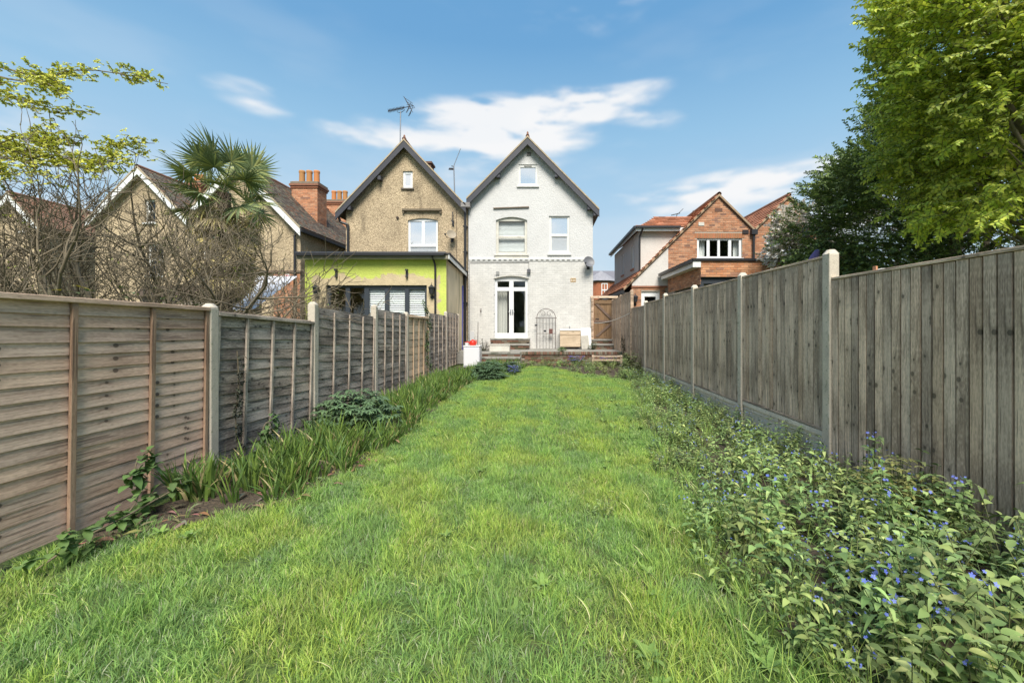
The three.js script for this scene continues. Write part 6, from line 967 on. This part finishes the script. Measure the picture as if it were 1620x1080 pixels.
// bare shrubs behind the slatted fence
function bareTree(label, base, dirs, seed, levels = 5, r0 = 0.045) {
  const q = rngOf(seed), t = thing('bare_tree', label, 'tree'), thick = [], thin = [], buds = new Raw();
  const growB = (p, d, len, r, lv) => {
    const pts = [p.clone()]; let c = p.clone(), dd = d.clone(); const n = 4;
    for (let i = 0; i < n; i++) { dd.add(V3(rr(-0.2, 0.2, q), rr(-0.08, 0.16, q), rr(-0.2, 0.2, q))).normalize(); c = c.clone().addScaledVector(dd, len / n); pts.push(c); }
    (lv >= levels - 1 ? thick : thin).push(limb(pts, r, r * 0.55, lv >= levels - 2 ? 6 : 4));
    if (lv <= 1 && q() < 0.5) { const k = rr(0.6, 1.3, q); leaf(buds, c, V3(dd.x + rr(-0.5, 0.5, q), dd.y, dd.z + rr(-0.5, 0.5, q)), rr(0.02, 0.045, q), 0.018, q() < 0.5 ? [0.3 * k, 0.34 * k, 0.08 * k] : [0.22 * k, 0.16 * k, 0.09 * k], { droop: 0.2, segs: 2, prof: [1] }); }
    if (lv === 0) return;
    const kids = lv > 3 ? 4 : lv > 1 ? 3 : 2 + (q() < 0.5 ? 1 : 0);
    for (let k = 0; k < kids; k++) { const at = pts[Math.min(n, 1 + Math.floor(q() * n))], a = q() * 6.28, s = new THREE.Vector3().crossVectors(dd, V3(Math.cos(a), 0.3, Math.sin(a))).normalize(); growB(k === 0 ? pts[n] : at, dd.clone().multiplyScalar(k === 0 ? 1 : 0.62).addScaledVector(s, k === 0 ? 0.2 : rr(0.5, 0.85, q)).normalize(), len * rr(0.58, 0.8, q), Math.max(0.005, r * (k === 0 ? 0.64 : 0.5)), lv - 1); }
  };
  for (const [d, l, r] of dirs) growB(V3(...base), V3(...d).normalize(), l, r ?? r0, levels);
  mesh('trunk', merge(thick), barkMat, t); mesh('branches', merge(thin), twigMat, t); mesh('leaves', buds.soft(), leafMat, t); return rebase(t, ...base);
}
bareTree('bare many branched shrub behind the closest slatted panels', [-5.35, 0.6, -6.0], [[[-0.65, 0.9, 0.1], 1.2], [[0.0, 1, 0.2], 0.95], [[0.9, 0.55, 0.2], 1.15], [[1.1, 0.35, -0.2], 1.05, 0.035], [[-1, 0.65, -0.3], 1.15, 0.035]], 9101);
bareTree('bare twiggy tree farther along behind the slatted fence', [-6.3, 0.6, -7.0], [[[-0.3, 1, 0.3], 1.4], [[0.4, 1, 0.1], 1.25], [[-0.9, 0.7, 0.2], 1.2], [[0.9, 0.6, -0.3], 1.2]], 9103);
bareTree('thorny bare thicket at the picture edge above the slatted fence', [-6.5, 0.5, -5.2], [[[0.3, 1, -0.2], 1.0], [[-0.3, 0.9, -0.2], 1.0], [[0.9, 0.6, 0], 1.15], [[0.3, 0.8, 0.4], 0.9]], 9105);
bareTree('low tangled bare shrub in front of the white lean-to', [-5.0, 0.5, -7.6], [[[0.4, 0.7, 0.2], 0.6, 0.022], [[-0.7, 0.6, 0], 0.62, 0.022], [[0.9, 0.45, -0.2], 0.7, 0.022], [[0, 1, 0.2], 0.55, 0.022]], 9107);
bareTree('bare shrub in front of the green extension edge', [-4.7, 0.5, -9.6], [[[0.2, 1, 0.1], 0.8, 0.028], [[-0.5, 0.8, 0.2], 0.8, 0.028], [[0.7, 0.6, 0], 0.7, 0.025]], 9109, 4);
{
  const q = rngOf(9201), w = new Raw(); for (let i = 0; i < 900; i++) { const p = V3(rr(-1.5, 1.5, q), rr(0.1, 1, q) * rr(0.4, 1, q) * 1.9, rr(-0.5, 0.5, q)), a = q() * 6.28, y = q() < 0.1; for (let m = 0; m < 2; m++) leaf(w, p, V3(Math.cos(a + m * 2), rr(-0.1, 0.7, q), Math.sin(a + m * 2)), 0.09, 0.05, y ? [0.5, 0.4, 0.05] : [0.12 * rr(0.6, 1.3, q), 0.17, 0.05]); if (i % 8 === 0) stemTo(w, V3(p.x * 0.9, 0, p.z * 0.8), p, 0.006, [0.1, 0.08, 0.05]); }
  const s = solo('shrub', w.soft(), leafMat, 'green and yellow shrub peeping above the closest slatted panel', 'bush'); s.position.set(-5.6, 0, -4.9);
}

// tree with young yellow green leaves reaching in above the slatted fence
{
  const t = thing('leafy_tree', 'tree with long bare limbs of young yellow green leaves above the slatted fence', 'tree'), q = rngOf(9301), zz = 5.2, P = (x, y, dz = 0) => V3(wx(x, zz), wy(y, zz), -zz + dz), list = [], list2 = [], wood2 = [];
  const cols = (r) => { const k = rr(0.8, 1.2, r), u = r(); return u < 0.6 ? [0.66 * k, 0.64 * k, 0.09 * k] : [0.48 * k, 0.53 * k, 0.07 * k]; }, geo = twigLeaves(861, 9, 0.085, 0.03, 0.024, cols, 1.1), geo2 = twigLeaves(862, 8, 0.07, 0.026, 0.022, cols, 1.2);
  const root = P(-150, 560, 0); root.y = 0; const fork = P(-140, 330);
  mesh('trunk', merge([limb([root, P(-155, 430), fork, P(-120, 60), P(-60, -80)], 0.16, 0.05, 8)]), barkMat, t);
  const dress = (pts, r, dens) => {
    wood2.push(limb(pts, r, 0.004, 5)); const cv = new THREE.CatmullRomCurve3(pts), n = Math.round(cv.getLength() * dens);
    for (let i = 0; i < n; i++) { const u = 0.08 + 0.92 * q(), p = cv.getPoint(u), o = V3(rr(-1, 1, q), rr(-0.8, 0.8, q), rr(-1, 1, q)).multiplyScalar(0.085); const m = new THREE.Matrix4().compose(p.add(o), new THREE.Quaternion().setFromEuler(new THREE.Euler(rr(-1, 1, q), q() * 6.28, rr(-0.7, 0.7, q))), V3(1, 1, 1).multiplyScalar(rr(0.7, 1.3, q))), k = rr(0.85, 1.2, q); (q() < 0.5 ? list : list2).push([m, C(k, k, k)]); }
  };
  const main = [[[-130, 60], [-60, 75], [10, 92], [80, 100], [140, 100], [199, 90]], [[-130, 90], [-50, 110], [10, 115], [60, 120], [100, 146]], [[-130, 150], [-40, 160], [0, 150], [40, 168], [58, 172]], [[-140, 210], [-60, 215], [20, 225], [100, 226], [150, 218], [192, 202]], [[-140, 260], [-60, 262], [20, 258], [90, 266], [150, 266], [200, 250]], [[-140, 300], [-60, 290], [10, 292], [60, 285], [115, 290]], [[-140, 190], [-60, 190], [0, 195], [30, 205], [56, 165]], [[-140, 240], [-50, 240], [20, 242], [60, 230], [100, 238]], [[-140, 320], [-60, 318], [0, 320], [50, 312]], [[-130, 120], [-60, 130], [0, 138], [30, 142]], [[-140, 230], [-60, 205], [0, 232], [70, 250], [125, 246]]];
  main.forEach((l, i) => {
    const pts = l.map(([x, y], k) => P(x, y, rr(-0.25, 0.25, q) + (i % 3 - 1) * 0.35)); dress(pts, 0.016, 40);
    const cv = new THREE.CatmullRomCurve3(pts); for (let k = 0; k < 7; k++) { const a = cv.getPoint(rr(0.25, 0.97, q)), L = rr(0.15, 0.38, q), d = V3(rr(0.3, 1, q), rr(-0.7, 0.45, q), rr(-0.6, 0.6, q)).normalize().multiplyScalar(L); dress([a, a.clone().addScaledVector(d, 0.5).add(V3(0, 0.02, 0)), a.clone().add(d)], 0.005, 46); }
  });
  mesh('branches', merge(wood2), barkMat, t); const fm = foliage(1, 1, 1, { transmission: 0.4 });
  stuffPart(scatter('crown', geo, fm, t, list)); stuffPart(scatter('crown', geo2, fm, t, list2)); rebase(t, root.x, 0, root.z);
}

// fan palm
{
  const t = thing('fan_palm', 'fan palm with green fronds and a skirt of dead leaves', 'palm tree'), q = rngOf(9401), zz = 11, base = V3(wx(352, zz), 0, -zz), head = V3(wx(354, zz), wy(306, zz), -zz);
  mesh('trunk', limb([base, base.clone().lerp(head, 0.5).add(V3(0.05, 0, 0)), head], 0.17, 0.15, 10), M({ color: C(0.13, 0.09, 0.055), map: per(grainMap.clone(), 0.2), bumpMap: per(fineBump.clone(), 0.15), bumpScale: 0.02, roughness: 1 }), t);
  const fan = (seed, cols, dead) => {
    const r = rngOf(seed), w = new Raw(), n = 34, pl = 0.72, hub = V3(0, 0, pl); stemTo(w, V3(0, 0, 0), hub, 0.012, dead ? [0.25, 0.19, 0.09] : [0.16, 0.2, 0.06]);
    for (let i = 0; i < n; i++) { const a = (i / (n - 1) - 0.5) * 4.5 + rr(-0.02, 0.02, r), L = rr(0.5, 0.66, r) * (1 - 0.12 * Math.abs(a) / 2.2), dir = V3(Math.sin(a), 0.12 * Math.cos(a * 2), Math.cos(a)); leaf(w, hub, dir, L, 0.042, cols(r), { droop: dead ? rr(0.4, 0.8, r) : rr(0.02, 0.28, r), segs: 4, fold: 0.5, blade: true }); }
    return w.soft();
  };
  const green = (r) => { const k = rr(0.75, 1.25, r), u = r(); return u < 0.3 ? [0.30 * k, 0.32 * k, 0.10 * k] : [0.14 * k, 0.19 * k, 0.075 * k]; }, dead = (r) => { const k = rr(0.7, 1.2, r); return r() < 0.3 ? [0.48 * k, 0.40 * k, 0.14 * k] : [0.36 * k, 0.29 * k, 0.16 * k]; };
  const gf = [1, 2, 3].map((s) => fan(870 + s, green, false)), df = [1, 2].map((s) => fan(880 + s, dead, true));
  const hang = (name, geo, az, el, y, s) => { const f = mesh(name, geo, leafMat, t), d = V3(Math.cos(el) * Math.sin(az), Math.sin(el), Math.cos(el) * Math.cos(az)); f.quaternion.setFromUnitVectors(V3(0, 0, 1), d).multiply(new THREE.Quaternion().setFromAxisAngle(V3(0, 0, 1), rr(-0.5, 0.5, q))); f.position.copy(head).add(V3(0, y, 0)); f.scale.setScalar(s); };
  for (let i = 0; i < 26; i++) hang('frond', gf[i % 3], i * 2.4, lerp(1.1, -0.5, i / 25) + rr(-0.1, 0.1, q), lerp(0.15, -0.15, i / 25), rr(1.0, 1.2, q));
  for (let i = 0; i < 44; i++) hang('dead_frond', df[i % 2], i * 2.4, lerp(-0.4, -1.3, q()), lerp(-0.1, -1.9, i / 43), rr(0.8, 1.0, q));
  rebase(t, base.x, 0, base.z);
}
// garden parasol behind the board fence
scene.traverse((o) => { if (o.isMesh) { o.castShadow = true; o.receiveShadow = true; } });
renderer.render(scene, camera);
